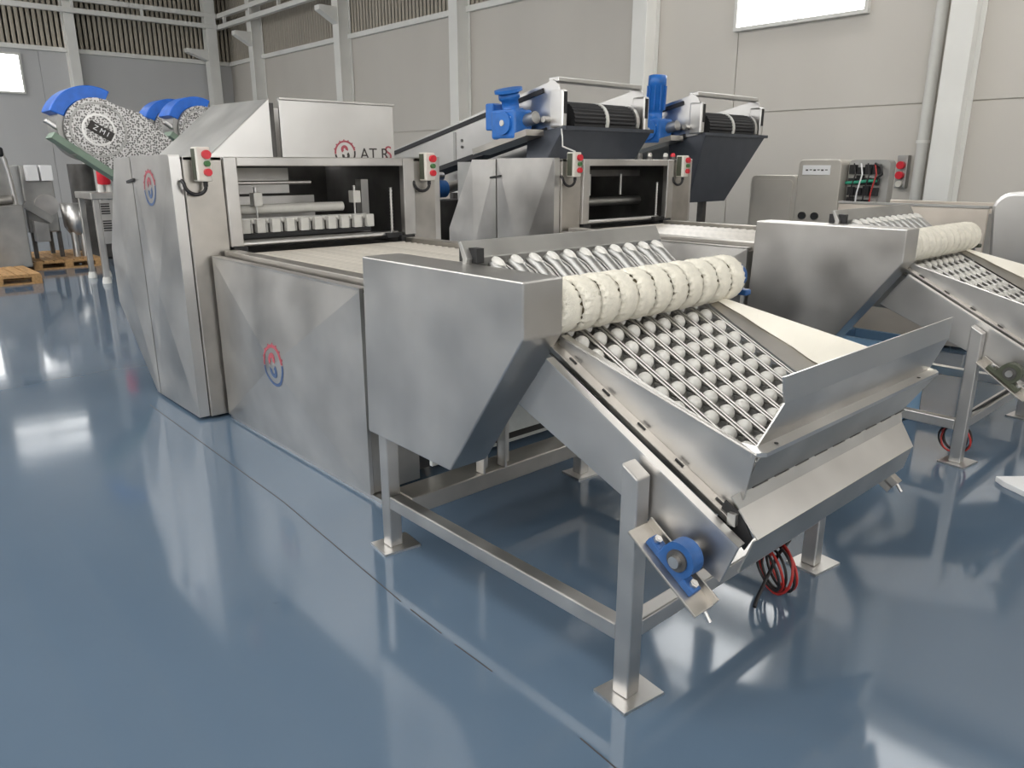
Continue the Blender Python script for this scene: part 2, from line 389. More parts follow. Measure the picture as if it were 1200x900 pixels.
# ------------------------------------------------------------------ emblem: red and blue ring with a swirl
def emblem(t, parent, c, u, v, r, mats=('logo_red', 'logo_blue'), fold=None):
    m = M(*mats); e = 0.0015
    m.ring(c, u, v, r * 0.85, r, e, 12, 186, 18, 0); m.ring(c, u, v, r * 0.85, r, e, 188, 370, 18, 1)
    u, v, c = Vector(u).normalized(), Vector(v).normalized(), Vector(c)
    for k in range(7):
        a = R(25 + k * 23); d = u * math.cos(a) + v * math.sin(a)
        m.obox(c + d * r * 1.03, d, u.cross(v), u.cross(v).cross(d), r * 0.05, e * 0.6, r * 0.05, 0)
    m.ring(c + v * r * 0.28 - u * r * 0.05, u, v, r * 0.10, r * 0.34, e, -20, 230, 12, 0)
    m.ring(c - v * r * 0.22 + u * r * 0.05, u, v, r * 0.14, r * 0.36, e, 160, 410, 12, 1)
    if fold:
        y0, dd, ax, az, hx, hz = fold
        for p in m.v: p.y = y0 - dd * (1 - max(abs(p.x - ax) / hx, abs(p.z - az) / hz)) - 0.0012 + (p.y - c.y) * 0.5
    t.part('emblem', m, parent)

# ------------------------------------------------------------------ control box with two red and one green button
def control_box(t, x, y, z, w_=0.085, h=0.20):
    b = t.part('control_box', M('cream_box').box(x, x + 0.09, y - w_ / 2, y + w_ / 2, z, z + h), bevel=0.008, label='cream push button box')
    t.part('shaded_side', M('olive_dark').box(x + 0.01, x + 0.065, y - w_ / 2 - 0.003, y - w_ / 2, z + 0.01, z + h - 0.01), b)  # dark plate that paints in the shade on the box's side
    for k, (dz, mm, rr) in enumerate(((0.78, 'red_plastic', 0.026), (0.52, 'green_plastic', 0.017), (0.27, 'red_plastic', 0.022))):
        q = M(mm); q.cyl((x + 0.09, y + 0.012, z + h * dz), (x + 0.115, y + 0.012, z + h * dz), rr, 16)
        t.part('button', q, b, bevel=0.004)
    c = M('black_cable'); c.tube([(x + 0.05 - 0.025 * k / 14, y - 0.05 + 0.06 * math.cos(math.pi * k / 14), z - 0.03 - 0.055 * math.sin(math.pi * k / 14) + 0.02 * k / 14) for k in range(15)] + [(x + 0.01, y - 0.112, z + 0.0), (x, y - 0.112, z + 0.005)], 0.011, 8)
    c.cyl((x + 0.05, y + 0.01, z - 0.03), (x + 0.05, y + 0.01, z), 0.014, 10)
    t.part('cable', c, b)

# ------------------------------------------------------------------ the press
def press(label, fx, yl, yr, oy0, oy1, dx=0.0, plungers=True, emb=True):
    bx = fx - 1.45; zt = 1.65
    t = Thing('pitting_press', label, 'press', ((fx + bx) / 2, (yl + yr) / 2, 0))
    # shell: back, roof and inner lining around an open front window
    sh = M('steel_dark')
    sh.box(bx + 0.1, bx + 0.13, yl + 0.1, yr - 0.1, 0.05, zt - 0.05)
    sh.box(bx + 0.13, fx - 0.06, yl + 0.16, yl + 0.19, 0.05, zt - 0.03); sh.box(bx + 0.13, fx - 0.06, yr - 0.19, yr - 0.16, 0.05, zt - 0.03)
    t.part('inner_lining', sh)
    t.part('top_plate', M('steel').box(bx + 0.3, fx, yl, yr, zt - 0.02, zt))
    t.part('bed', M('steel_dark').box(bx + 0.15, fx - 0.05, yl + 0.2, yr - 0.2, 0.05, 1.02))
    for y0, y1, side in ((yl - 0.07, yl, 0), (yr, yr + 0.07, 1)):
        near = [(fx - 0.03, 0.02), (fx - 0.03, zt + 0.01), (fx - 0.755, zt + 0.01), (fx - 0.755, 0.02)]
        far = [(fx - 0.77, 0.02), (fx - 0.77, zt), (fx - 1.11, zt), (fx - 1.48, 1.0), (fx - 1.48, 0.6), (fx - 0.83, 0.02)]
        for poly, nm, ap in ((near, 'side_door', (fx - 0.40, 0.80)), (far, 'rear_side_door', (fx - 1.06, 0.85))):
            if side == 0:
                d = t.part(nm, M('steel').broken(poly, y0, 0.035, y1 - y0 - 0.004, ap))
            else:
                d = t.part(nm, M('steel').prism(poly, 'Y', y0 + 0.004, y1), bevel=0.004)
            if nm == 'side_door' and side == 0:
                t.part('hinge_strip', M('steel_bright').box(fx - 0.03, fx - 0.022, y0, y1 - 0.004, 0.02, zt), d)
                t.part('latch', M('black').obox((fx - 0.76, y0 - 0.012, 1.5), (1, 0, 0.12), (0, 1, 0), (0, 0, 1), 0.075, 0.008, 0.008), d)
                if emb: emblem(t, d, (fx - 0.40, y0 - 0.0145, 1.46), (1, 0, 0), (0, 0, 1), 0.11, fold=(y0, 0.035, fx - 0.40, 0.80, 0.36, 0.86))
    t.part('side_frame', M('steel_dull').box(bx + 0.02, fx - 0.035, yl + 0.01, yl + 0.06, 0.6, zt - 0.02))
    # front
    for a, b in ((yl, oy0 - 0.085), (oy1 + 0.10, yr)):
        t.part('front_panel', M('steel_warm').box(fx - 0.03, fx, a, b, 0.02, zt), bevel=0.004)
    post0 = t.part('frame_post', M('steel').box(fx - 0.03, fx + 0.025, oy0 - 0.083, oy0, 1.10, zt), bevel=0.005)
    t.part('frame_post', M('steel').box(fx - 0.03, fx + 0.025, oy1, oy1 + 0.098, 1.10, zt), bevel=0.005)
    t.part('frame_header', M('steel').box(fx - 0.03, fx + 0.022, oy0 + 0.002, oy1 - 0.002, 1.594, zt), bevel=0.005)
    t.part('corner_block', M('black').box(fx - 0.02, fx + 0.03, oy0 - 0.07, oy0 + 0.02, 1.06, 1.10))
    t.part('corner_block', M('black').box(fx - 0.02, fx + 0.03, oy1 - 0.04, oy1 + 0.08, 1.06, 1.10))
    # inside the opening
    r = M('steel_bright'); r.cyl((fx - 0.06, oy0 + 0.01, 1.105), (fx - 0.06, oy1 - 0.02, 1.105), 0.026, 16); t.part('front_roller', r)
    if plungers:
        x = fx - 0.22
        t.part('back_shelf', M('steel').box(x - 0.5, x - 0.47, oy0 + 0.02, oy1 - 0.55, 1.40, 1.58))
        t.part('back_shelf', M('steel').box(x - 0.5, x - 0.47, oy0 + 0.02, oy1 - 0.35, 1.20, 1.38))
        r = M('steel_bright'); r.cyl((x, oy0 + 0.01, 1.487), (x, oy0 + 0.62, 1.487), 0.013, 10); t.part('guide_rod', r)
        r = M('plastic_white'); r.cyl((x, oy0 + 0.01, 1.315), (x, oy0 + 0.86, 1.315), 0.033, 16); t.part('pressure_tube', r)
        t.part('plunger_bar', M('steel_bright').box(x + 0.04, x + 0.07, oy0 + 0.04, oy1 - 0.22, 1.225, 1.262), bevel=0.003)
        t.part('plunger_base', M('black').box(x + 0.02, x + 0.09, oy0 + 0.02, oy1 - 0.20, 1.135, 1.162))
        n = 9; st = (oy1 - 0.24 - oy0 - 0.05) / n
        for k in range(n + 1):
            y = oy0 + 0.055 + k * st
            t.part('plunger_block', M('plastic_white').box(x + 0.05, x + 0.10, y, y + st * 0.56, 1.165, 1.255), bevel=0.004)
        for k in range(n):
            y = oy0 + 0.055 + k * st + st * 0.78
            q = M('steel_dull', 'plastic_white'); q.cyl((x + 0.06, y, 1.165), (x + 0.06, y, 1.225), 0.012, 10); q.ball((x + 0.07, y, 1.243), 0.014, 8, 6, 1)
            t.part('plunger', q)
        for y in (oy0 + 0.185, oy0 + 0.93):
            g = t.part('guide_block', M('plastic_white').box(x + 0.03, x + 0.10, y - 0.03, y + 0.03, 1.34, 1.425), bevel=0.004)
            q = M('steel_bright'); q.cyl((x + 0.06, y, 1.262), (x + 0.06, y, 1.34), 0.008, 8); q.cyl((x + 0.06, y, 1.425), (x + 0.06, y, 1.46), 0.012, 8)
            t.part('spring_pin', q, g)
        q = M('steel_dull'); q.box(x - 0.1, x - 0.02, oy1 - 0.2, oy1 - 0.14, 1.12, 1.50); t.part('side_guide', q)
    else:
        x = fx - 0.3
        r = M('steel_dull'); r.cyl((x, oy0 + 0.01, 1.27), (x, oy1 - 0.03, 1.27), 0.04, 16); t.part('pressure_tube', r)
        r = M('steel_dark'); r.cyl((x - 0.25, oy0 + 0.4, 1.1), (x - 0.25, oy0 + 0.4, 1.45), 0.16, 18); t.part('drum', r)
        for k in range(2):
            q = M('steel_dull'); q.cyl((x + 0.05, oy0 + 0.3 + 0.44 * k, 1.33), (x + 0.05, oy0 + 0.3 + 0.44 * k, 1.52), 0.014, 8); t.part('guide_rod', q)
        t.part('cross_bar', M('steel_dark').box(x - 0.05, x, oy0 + 0.02, oy1 - 0.02, 1.50, 1.56))
    q = M('steel_bright'); q.tube([(fx - 0.04, oy1 - 0.075, 1.12 + 0.012 * k) for k in range(28)], [0.013 if k % 2 else 0.009 for k in range(28)], 8)
    t.part('tension_spring', q)
    t.part('spring_foot', M('black').box(fx - 0.09, fx - 0.0, oy1 - 0.14, oy1 - 0.01, 1.085, 1.12))
    control_box(t, fx, yl + 0.095, 1.505); control_box(t, fx, oy1 + 0.20, 1.49)
    return t
tA = press('stainless pitting press with a comb of nine plungers behind its open front', -4.8, 1.70, 3.56, 2.02, 3.26)
tB = press('stainless press under the grey chute with a dark drum behind its open front', -4.61, 4.75, 6.58, 5.07, 6.18, plungers=False, emb=False)

# hopper on the nearer press
t = Thing('feed_hopper', 'stainless sheet hopper with red ring emblem standing on top of the press', 'hopper', (-5.3, 2.7, 1.65))
zb, zt = 1.65, 2.02
fp = t.part('front_panel', M('steel_bright').box(-5.02, -5.0, 2.44, 3.34, zb, zt), bevel=0.004)
t.part('rim', M('steel').box(-5.03, -4.985, 2.44, 3.345, zt, zt + 0.012), fp)
t.part('rear_panel', M('steel').box(-5.8, -5.78, 2.44, 3.34, zb, zt))
t.part('end_panel', M('steel').box(-5.78, -5.02, 3.32, 3.34, zb, zt))
t.part('divider', M('steel_dark').box(-5.78, -5.06, 2.40, 2.43, zb, zt - 0.02))
t.part('wedge_panel', M('steel_bright').prism([(1.94, zb), (2.37, zt - 0.005), (2.37, zb)], 'X', -5.02, -5.0))
t.part('sloped_sheet', M('steel_dull').sheet([(-5.0, 1.93, zb + 0.004), (-5.0, 2.37, zt), (-5.95, 2.37, zt + 0.01), (-5.95, 1.93, zb + 0.01)], 0.008))
emblem(t, fp, (-4.999, 2.92, 1.685), (0, 1, 0), (0, 0, 1), 0.085, ('logo_red', 'ink'))
me = text_mesh('AT R', 0.115, Vector((-4.999, 3.165, 1.675)) - t.o, (0, 1, 0), (0, 0, 1), 'ink'); link('lettering', me, fp)
me = text_mesh('S', 0.14, Vector((-4.999, 3.285, 1.682)) - t.o, (0, 1, 0), (0, 0, 1), 'logo_red'); link('lettering', me, fp)

# ------------------------------------------------------------------ belt enclosure between press and feeder
def enclosure(label, x0, x1, y0, y1, xe, emb=True):
    t = Thing('belt_enclosure', label, 'conveyor', ((x0 + x1) / 2, (y0 + y1) / 2, 0))
    sp = t.part('side_panel', M('steel').broken([(x0, 0.025), (x1, 0.025), (x1, 1.045), (x0, 1.045)], y0, 0.062, 0.02))
    t.part('skirting', M('steel_bright').box(x0, x1 + 0.08, y0 + 0.012, y0 + 0.1, 0.0, 0.023))
    t.part('side_panel', M('steel').box(x0, x1, y1 - 0.02, y1, 0.03, 1.045), bevel=0.004)
    t.part('end_panel', M('steel_warm').box(x1 - 0.02, x1 - 0.001, y0 + 0.022, y0 + 0.3, 0.03, 1.03))
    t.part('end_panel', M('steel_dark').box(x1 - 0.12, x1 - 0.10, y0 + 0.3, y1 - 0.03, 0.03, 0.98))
    t.part('top_rim', M('steel').box(x0, x1, y0 + 0.0, y0 + 0.05, 1.046, 1.056))
    t.part('guide_rail', M('steel_warm').box(x0, xe, y0 + 0.08, y0 + 0.17, 1.03, 1.085), bevel=0.004)
    t.part('guide_rail', M('steel_warm').box(x0, xe, y1 - 0.17, y1 - 0.08, 1.03, 1.085), bevel=0.004)
    t.part('belt_bed', M('belt_white').box(x0, xe, y0 + 0.19, y1 - 0.19, 1.0, 1.03))
    n = int((xe - 0.03 - x0) / 0.074)
    q = M('belt_slat'); q.prism([(-0.03, 0), (-0.022, 0.02), (0.0, 0.03), (0.022, 0.02), (0.03, 0)], 'Y', 0, (y1 - y0 - 0.4))
    me = q.mesh('belt_slat')
    for k in range(n): t.inst('belt_slat', me, (x0 + 0.03 + k * 0.074, y0 + 0.2, 1.03))
    if emb: emblem(t, sp, (-3.897 if x0 < -4.7 else (x0 + x1) / 2, y0 - 0.0645, 0.53), (1, 0, 0), (0, 0, 1), 0.12, fold=(y0, 0.062, (x0 + x1) / 2, 0.535, (x1 - x0) / 2, 0.51))
    return t
enclosure('stainless belt enclosure with a red and blue emblem on its side panel', -4.765, -3.03, 1.80, 3.42, -2.68)
enclosure('stainless belt enclosure running behind the cream brush roller', -4.575, -2.80, 4.72, 6.30, -2.70, False)

# ------------------------------------------------------------------ the roller feeder
def feeder(label):
    t = Thing('roller_feeder', label, 'feeder', (-1.75, 2.22, 0))
    LA = [1.782 + 0.092 * k for k in range(10)]
    # frame
    def foot(x, y, rot):
        c, s = math.cos(rot), math.sin(rot)
        return M('steel_bright').obox((x, y, 0.005), (c, s, 0), (-s, c, 0), (0, 0, 1), 0.07, 0.085, 0.005)
    for x, y, zt, cut in ((-1.255, 1.62, 0.745, True), (-2.56, 1.62, 1.02, False), (-1.255, 2.82, 0.745, True), (-2.56, 2.82, 1.02, False)):
        q = M('steel'); q.prism([(x - 0.03, 0.01), (x + 0.03, 0.01), (x + 0.03, zt - (0.0 if cut else 0)), (x - 0.03, zt + (0.035 if cut else 0))], 'Y', y - 0.03, y + 0.03)
        lg = t.part('leg', q, bevel=0.005)
        t.part('foot_plate', foot(x + 0.005, y + 0.01, -0.12), lg)
    for y in (1.62, 2.82):
        t.part('side_rail', M('steel').box(-2.53, -1.285, y - 0.028, y + 0.028, 0.193, 0.25), bevel=0.005)
    t.part('cross_beam', M('steel').box(-1.283, -1.227, 1.65, 2.79, 0.21, 0.266), bevel=0.005)
    t.part('cross_beam', M('steel_warm').box(-2.59, -2.45, 1.652, 2.79, 0.17, 0.25), bevel=0.005)
    for y in (2.04, 2.17):
        q = M('steel'); q.box(-2.50, -2.44, y, y + 0.012, 0.25, 1.0); q.box(-2.50, -2.49, y, y + 0.07, 0.25, 1.0); t.part('support_post', q, bevel=0.003)
    pn = t.part('rear_panel', M('film').box(-2.66, -2.64, 1.9, 2.76, 0.27, 1.0))
    for z in (0.29, 0.56): t.part('slot', M('black').box(-2.64, -2.635, 1.95, 2.74, z, z + 0.03), pn)
    # drive cover on the near side and a plain one on the far side
    poly = [(-2.575, 1.262), (-1.66, 1.262), (-1.66, 1.08), (-2.047, 0.53), (-2.597, 0.539)]
    t.part('drive_cover', M('steel').prism(poly, 'Y', 1.55, 1.725), bevel=0.006)
    t.part('drive_cover', M('steel').prism([(-2.57, 1.10), (-1.95, 1.10), (-1.95, 1.02), (-2.2, 0.6), (-2.57, 0.6)], 'Y', 2.80, 2.90), bevel=0.006)
    # back plate over the crest
    bp = M('steel_dull'); bp.prism([(-2.16, 1.20), (-2.13, 1.20), (-2.115, 1.28), (-2.15, 1.34), (-2.165, 1.335), (-2.14, 1.275)], 'Y', 1.70, 2.83)
    bk = t.part('back_plate', bp, bevel=0.003)
    t.part('end_block', M('black').box(-2.19, -2.09, 1.726, 1.76, 1.262, 1.315), bk)
    t.part('return_deck', M('steel_dull').box(-2.56, -2.18, 1.73, 2.79, 1.06, 1.10))
    # inclined side frames
    sp = [(-1.668, 1.002), (-0.936, 0.622), (-0.982, 0.498), (-1.801, 0.821)]
    for y, sg in ((1.66, 1), (2.80, -1)):
        pl = t.part('incline_side_plate', M('steel').prism(sp, 'Y', y, y + sg * 0.012), bevel=0.003)
        fl = M('steel_bright'); fl.sheet([(-1.668, y, 1.004), (-0.936, y, 0.624), (-0.936, y + sg * 0.032, 0.626), (-1.668, y + sg * 0.032, 1.006)], 0.006)
        t.part('top_flange', fl, pl)
        rl = M('steel_warm'); rl.sheet([(-1.70, y + sg * 0.048, 1.035), (-0.985, y + sg * 0.048, 0.664), (-0.985, y + sg * 0.084, 0.668), (-1.70, y + sg * 0.084, 1.04)], 0.02)
        rail = t.part('chain_rail', rl, bevel=0.002)
        for k in range(5):
            f = 0.12 + 0.2 * k; x = -1.70 + 0.715 * f; z = 1.0365 - 0.371 * f + 0.002
            q = M('black').obox((x, y + sg * 0.070, z + 0.002), (0.8875, 0, -0.4605), (0, 1, 0), (0.4605, 0, 0.8875), 0.016, 0.003, 0.0015)
            t.part('slot', q, rail)
        t.part('chain_channel', M('black').sheet([(-1.668, y + sg * 0.033, 0.985), (-0.95, y + sg * 0.033, 0.61), (-0.95, y + sg * 0.05, 0.61), (-1.668, y + sg * 0.05, 0.985)], 0.01))
    # lane path: lower incline then steeper rise to the crest
    def zl(x): return 0.957 - 0.51 * (x + 1.6)
    path = [(-1.06, zl(-1.06)), (-1.75, zl(-1.75)), (-1.84, 1.095), (-2.0, 1.215), (-2.06, 1.24), (-2.12, 1.23)]
    bed = M('steel_dull')
    for (xa, za), (xb, zb_) in zip(path[:-1], path[1:]):
        bed.sheet([(xa, 1.745, za - 0.028), (xa, 2.66, za - 0.028), (xb, 2.66, zb_ - 0.028), (xb, 1.745, zb_ - 0.028)], 0.006)
    t.part('carrier_bed', bed)
    for k in range(11):
        y = LA[0] - 0.046 + 0.092 * k
        for dy in (-0.009, 0.009):
            q = M('steel'); q.tube([(x, y + dy, z + 0.014) for x, z in path], 0.0046, 8); t.part('lane_rod', q)
    # round-nosed lane guides on the steep part
    q = M('steel_dull'); gp = [(-2.085, 1.262, 0.004), (-2.078, 1.262, 0.014), (-2.06, 1.256, 0.021), (-2.02, 1.236, 0.026), (-1.93, 1.165, 0.029), (-1.80, 1.066, 0.029)]
    q.tube([(x, 0, z) for x, z, r in gp], [r for x, z, r in gp], 14)
    me = q.mesh('lane_guide')
    for y in LA + [LA[-1] + 0.092]: t.inst('lane_guide', me, (0, y, 0))
    # white pocket cups, one mesh shared
    cup = M('plastic_white'); cup.ball((0, 0, 0), 0.0272, 14, 9, 0, (1, 1.0, 1)); cme = cup.mesh('pocket_cup')
    pin = M('steel_dull'); pin.cyl((0, -0.036, -0.012), (0, 0.036, -0.012), 0.0045, 6); pin.box(-0.012, 0.012, 0.026, 0.034, -0.02, 0.006); pin.box(-0.012, 0.012, -0.034, -0.026, -0.02, 0.006); pme = pin.mesh('cup_pin')
    for i in range(11):
        x = -1.095 - 0.0685 * i
        for k, y in enumerate(LA):
            t.inst('pocket_cup', cme, (x, y, zl(x)))
            t.inst('cup_pin', pme, (x + 0.033, y, zl(x + 0.033)))
    cup = M('plastic_white'); cup.ball((0, 0, 0), 0.022, 14, 9, 0, (1.7, 0.9, 0.9)); cme2 = cup.mesh('crest_cup')
    for y in LA + [LA[-1] + 0.092]:
        t.inst('crest_cup', cme2, (-2.04, y + 0.004, 1.262), rot=(0, R(30), 0))
    # brush roller
    bc = Vector((-1.755, 0, 1.147)); br = 0.092
    core = M('bristle_core'); core.cyl((bc.x, 1.735, bc.z), (bc.x, 2.82, bc.z), br - 0.012, 40)
    rb = t.part('brush_roller', core)
    q = M('steel_bright'); q.cyl((bc.x, 2.82, bc.z), (bc.x, 2.90, bc.z), 0.018, 14); t.part('brush_shaft', q, rb)
    rnd = random.Random(3)
    for k in range(11):
        y0 = 1.738 + k * 0.099; y1 = y0 + 0.084; na, ny = 88, 7
        q = M('bristle'); vs = []
        for j in range(ny):
            for i in range(na):
                a = 2 * math.pi * i / na; e = 0.0
                if j in (0, ny - 1): e = (0.0075 if i % 4 < 2 else -0.006) + rnd.uniform(-0.003, 0.003)
                y = y0 + (y1 - y0) * j / (ny - 1) + (e if j == ny - 1 else -e if j == 0 else 0)
                r = br + rnd.uniform(-0.0016, 0.0016) - (0.006 if j in (0, ny - 1) else 0) + 0.003 * math.sin(math.pi * j / (ny - 1))
                vs.append((bc.x + r * math.cos(a), y, bc.z + r * math.sin(a)))
        fs = []
        for j in range(ny - 1):
            for i in range(na): fs.append((j * na + i, j * na + (i + 1) % na, (j + 1) * na + (i + 1) % na, (j + 1) * na + i))
        fs += [list(range(na)), list(range((ny - 1) * na, ny * na))]
        q.add(vs, fs, 0, True); t.part('bristle_ring', q, rb)
    bl = M('blue_cast'); bl.cyl((bc.x, 2.845, bc.z), (bc.x, 2.885, bc.z), 0.055, 20); bl.box(bc.x - 0.08, bc.x + 0.08, 2.845, 2.885, bc.z - 0.075, bc.z - 0.05)
    t.part('bearing_housing', bl, bevel=0.006)
    t.part('bearing_post', M('steel').box(bc.x - 0.05, bc.x + 0.05, 2.85, 2.88, 0.60, bc.z - 0.075))
    # hopper over the lower end
    a0, a1 = Vector((-1.69, 1.748, 1.058)), Vector((-0.957, 1.748, 0.857)); b0, b1 = Vector((-1.69, 1.748, 1.0)), Vector((-0.992, 1.748, 0.66))
    hw = t.part('hopper_side', M('steel').sheet([a0, b0, b1, a1], -0.004))
    t.part('hopper_rim', M('steel').sheet([a0 + Vector((0, 0, 0.004)), a1 + Vector((0, 0, 0.004)), a1 + Vector((-0.08, 0.05, 0.004)), a0 + Vector((0, 0.03, 0.004))], 0.008), hw)
    c0, c1 = Vector((-1.74, 2.74, 1.072)), Vector((-0.97, 3.02, 0.86)); d0, d1 = Vector((-1.74, 2.665, 1.055)), Vector((-1.03, 2.665, 0.69))
    bk_ = Vector((0.0, 0.028, -0.012)); hr = t.part('hopper_side', M('steel_bright').sheet([c0 + bk_, c1 + bk_, d1 + Vector((0, 0.06, 0.06)) + bk_, d0 + Vector((0, 0.02, 0.02)) + bk_], 0.004))
    ln = M('cream_sheet'); top = [c0.lerp(c1, k / 10) for k in range(11)]; rn_ = random.Random(11)
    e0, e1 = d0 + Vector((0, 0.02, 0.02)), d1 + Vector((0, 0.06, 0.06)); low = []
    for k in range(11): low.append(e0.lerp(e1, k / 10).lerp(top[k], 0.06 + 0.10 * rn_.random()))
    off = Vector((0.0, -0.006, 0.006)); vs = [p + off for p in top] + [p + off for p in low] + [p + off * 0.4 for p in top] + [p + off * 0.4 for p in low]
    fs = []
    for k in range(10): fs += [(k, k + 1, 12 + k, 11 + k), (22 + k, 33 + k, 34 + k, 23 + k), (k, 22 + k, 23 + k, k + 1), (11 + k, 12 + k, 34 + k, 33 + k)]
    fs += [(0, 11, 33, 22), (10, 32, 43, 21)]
    ln.add(vs, fs); t.part('cream_sheet', ln, hr, label='cream sheet with a wavy lower edge')  # cream sheet with a wavy lower edge over the steel hopper wall
    t.part('hopper_strip', M('steel_warm').sheet([e0.lerp(c0, 0.25), e1.lerp(c1, 0.25), d1, d0], 0.004), hr)
    hf = t.part('hopper_front', M('steel').sheet([(-0.985, 1.80, 0.86), (-0.985, 3.02, 0.86), (-0.96, 3.10, 0.973), (-0.96, 1.88, 0.973)], 0.005))
    t.part('front_lip', M('steel_bright').sheet([(-0.96, 1.88, 0.973), (-0.96, 3.10, 0.973), (-0.962, 3.12, 1.05), (-0.962, 1.864, 1.05)], 0.006), hf)
    t.part('front_rim', M('steel_bright').sheet([(-1.05, 1.79, 0.861), (-0.968, 1.742, 0.861), (-0.942, 1.775, 0.861), (-0.945, 3.0, 0.861), (-0.965, 3.03, 0.861), (-0.99, 3.02, 0.861), (-0.99, 1.80, 0.861)], 0.012), hf)
    for y in (1.86, 2.86): t.part('rim_hole', M('black').ring((-0.963, y, 0.8615), (1, 0, 0), (0, 1, 0), 0.001, 0.006, 0.0015, n=10), hf)
    t.part('funnel_front', M('steel_dull').sheet([(-0.955, 1.752, 0.85), (-0.95, 2.98, 0.85), (-0.995, 2.82, 0.738), (-0.995, 1.752, 0.738)], 0.005))
    t.part('nose_hem', M('steel_dull').sheet([(-0.992, 1.70, 0.74), (-0.975, 1.72, 0.702), (-0.975, 2.80, 0.702), (-0.992, 2.82, 0.74)], 0.004))
    for k in range(9): t.part('hem_slot', M('steel_dark').box(-0.991, -0.986, 1.80 + 0.12 * k, 1.88 + 0.12 * k, 0.7365, 0.7385))
    t.part('nose_cover', M('steel').sheet([(-0.975, 1.715, 0.703), (-0.912, 1.715, 0.636), (-0.912, 2.76, 0.636), (-0.975, 2.80, 0.703)], 0.004))
    t.part('nose_underside', M('steel_dull').sheet([(-0.915, 1.70, 0.634), (-0.945, 1.69, 0.535), (-0.945, 2.79, 0.535), (-0.915, 2.76, 0.634)], 0.004))  # duller steel puts the dark floor reflection into the colour
    ce = M('black', 'steel_dull'); ce.prism([(-1.02, 0.715), (-0.965, 0.69), (-0.93, 0.63), (-0.95, 0.59), (-1.04, 0.66)], 'Y', 1.716, 1.722, 0); ce.box(-1.0, -0.975, 1.70, 1.715, 0.655, 0.69, 1)
    t.part('chain_end', ce)
    # tail bearings on sloped plates
    th = R(34); A = Vector((math.cos(th), 0, -math.sin(th))); Nn = Vector((math.sin(th), 0, math.cos(th))); Y = Vector((0, 1, 0))
    for yc, sg in ((1.60, -1), (2.87, 1)):
        O = Vector((-1.105, yc, 0.515))
        mp_ = M('steel_warm'); mp_.obox(O, A, Y, Nn, 0.145, 0.045, 0.004); mp_.obox(O + Y * 0.042 * -sg, A, Y, Nn, 0.145, 0.003, 0.03)
        bp_ = t.part('bearing_plate', mp_, bevel=0.002)
        h = M('blue_cast', 'steel_dark', 'steel_bright')
        h.obox(O + Nn * 0.016, A, Y, Nn, 0.095, 0.02, 0.012, 0)
        c = O + Nn * 0.062 + A * 0.005
        h.cyl(c - Y * 0.024, c + Y * 0.024, 0.052, 26, 0); h.obox(O + Nn * 0.032, A, Y, Nn, 0.05, 0.021, 0.025, 0)
        t.part('bearing_housing', h, bevel=0.004)
        q = M('steel_dark', 'steel_bright'); q.cyl(c - Y * 0.030, c + Y * 0.030, 0.032, 22, 0); q.cyl(c - Y * 0.044, c + Y * 0.05, 0.017, 16, 1)
        t.part('bearing_insert', q)
        for d in (-0.078, 0.075):
            q = M('steel_bright'); q.cyl(O + A * d + Nn * -0.012, O + A * d + Nn * 0.04, 0.007, 8); q.cyl(O + A * d + Nn * 0.028, O + A * d + Nn * 0.038, 0.013, 6)
            t.part('bolt', q)
        q = M('steel_bright'); q.cyl(O + A * 0.145, O + A * 0.175 - Nn * 0.01, 0.006, 8); t.part('bolt', q)
    q = M('steel'); q.cyl((-1.07, 1.60, 0.57), (-1.07, 2.87, 0.57), 0.016, 12); t.part('tail_shaft', q)
    return t
fA = feeder('stainless roller feeder with white cups, cream brush and blue tail bearing')
fB = copy_tree(fA.root); fB.location = fA.o + Vector((0, 2.87, 0))
for ch in fB.children:
    if ch.name.startswith('bearing_housing'):
        ch.data = ch.data.copy(); ch.data.materials[0] = MATS['olive_dark']
fB['label'] = 'second stainless roller feeder with a dark olive tail bearing, partly hidden behind its twin'

# ------------------------------------------------------------------ cable coils by the legs
def coil(name, label, c, r, ax, n, seed, tail):
    t = Thing(name, label, 'cable', (c[0], c[1], 0)); rn = random.Random(seed); ax = Vector(ax).normalized(); up_ = Vector((0, 0, 1)); side = up_.cross(ax).normalized()
    for k in range(n):
        mt = ('black_cable', 'red_cable')[k % 2]; q = M(mt); off = ax * (k - n / 2) * 0.014; rr = r * rn.uniform(0.85, 1.08); tl = rn.uniform(-0.35, 0.35)
        pts = []
        for i in range(28):
            a = 2 * math.pi * i / 28
            p = Vector(c) + off + side * math.cos(a) * rr + up_ * (math.sin(a) * rr) + ax * math.sin(a + tl) * tl * 0.08
            p.z = max(p.z, 0.006); pts.append(p)
        q.tube(pts, 0.0055, 7, closed=True); t.part('cable_loop', q)
    q = M('black_cable'); q.tube(tail, 0.007, 8); t.part('cable_tail', q)
coil('cable_coil', 'tangled coil of black and red cable hanging from the beam below the hopper nose', (-1.25, 2.52, 0.100), 0.092, (0.5, 1, 0), 6, 4,
     [(-1.25, 2.60, 0.19), (-1.24, 2.5, 0.17), (-1.23, 2.4, 0.10), (-1.22, 2.33, 0.055), (-1.21, 2.30, 0.04)])
coil('cable_coil', 'coil of black and red cable hung around a leg of the second feeder', (-1.30, 4.575, 0.115), 0.080, (0.2, 1, 0), 5, 9,
     [(-1.30, 4.60, 0.21), (-1.26, 4.64, 0.262), (-1.25, 4.8, 0.274), (-1.25, 5.1, 0.274), (-1.25, 5.4, 0.274)])
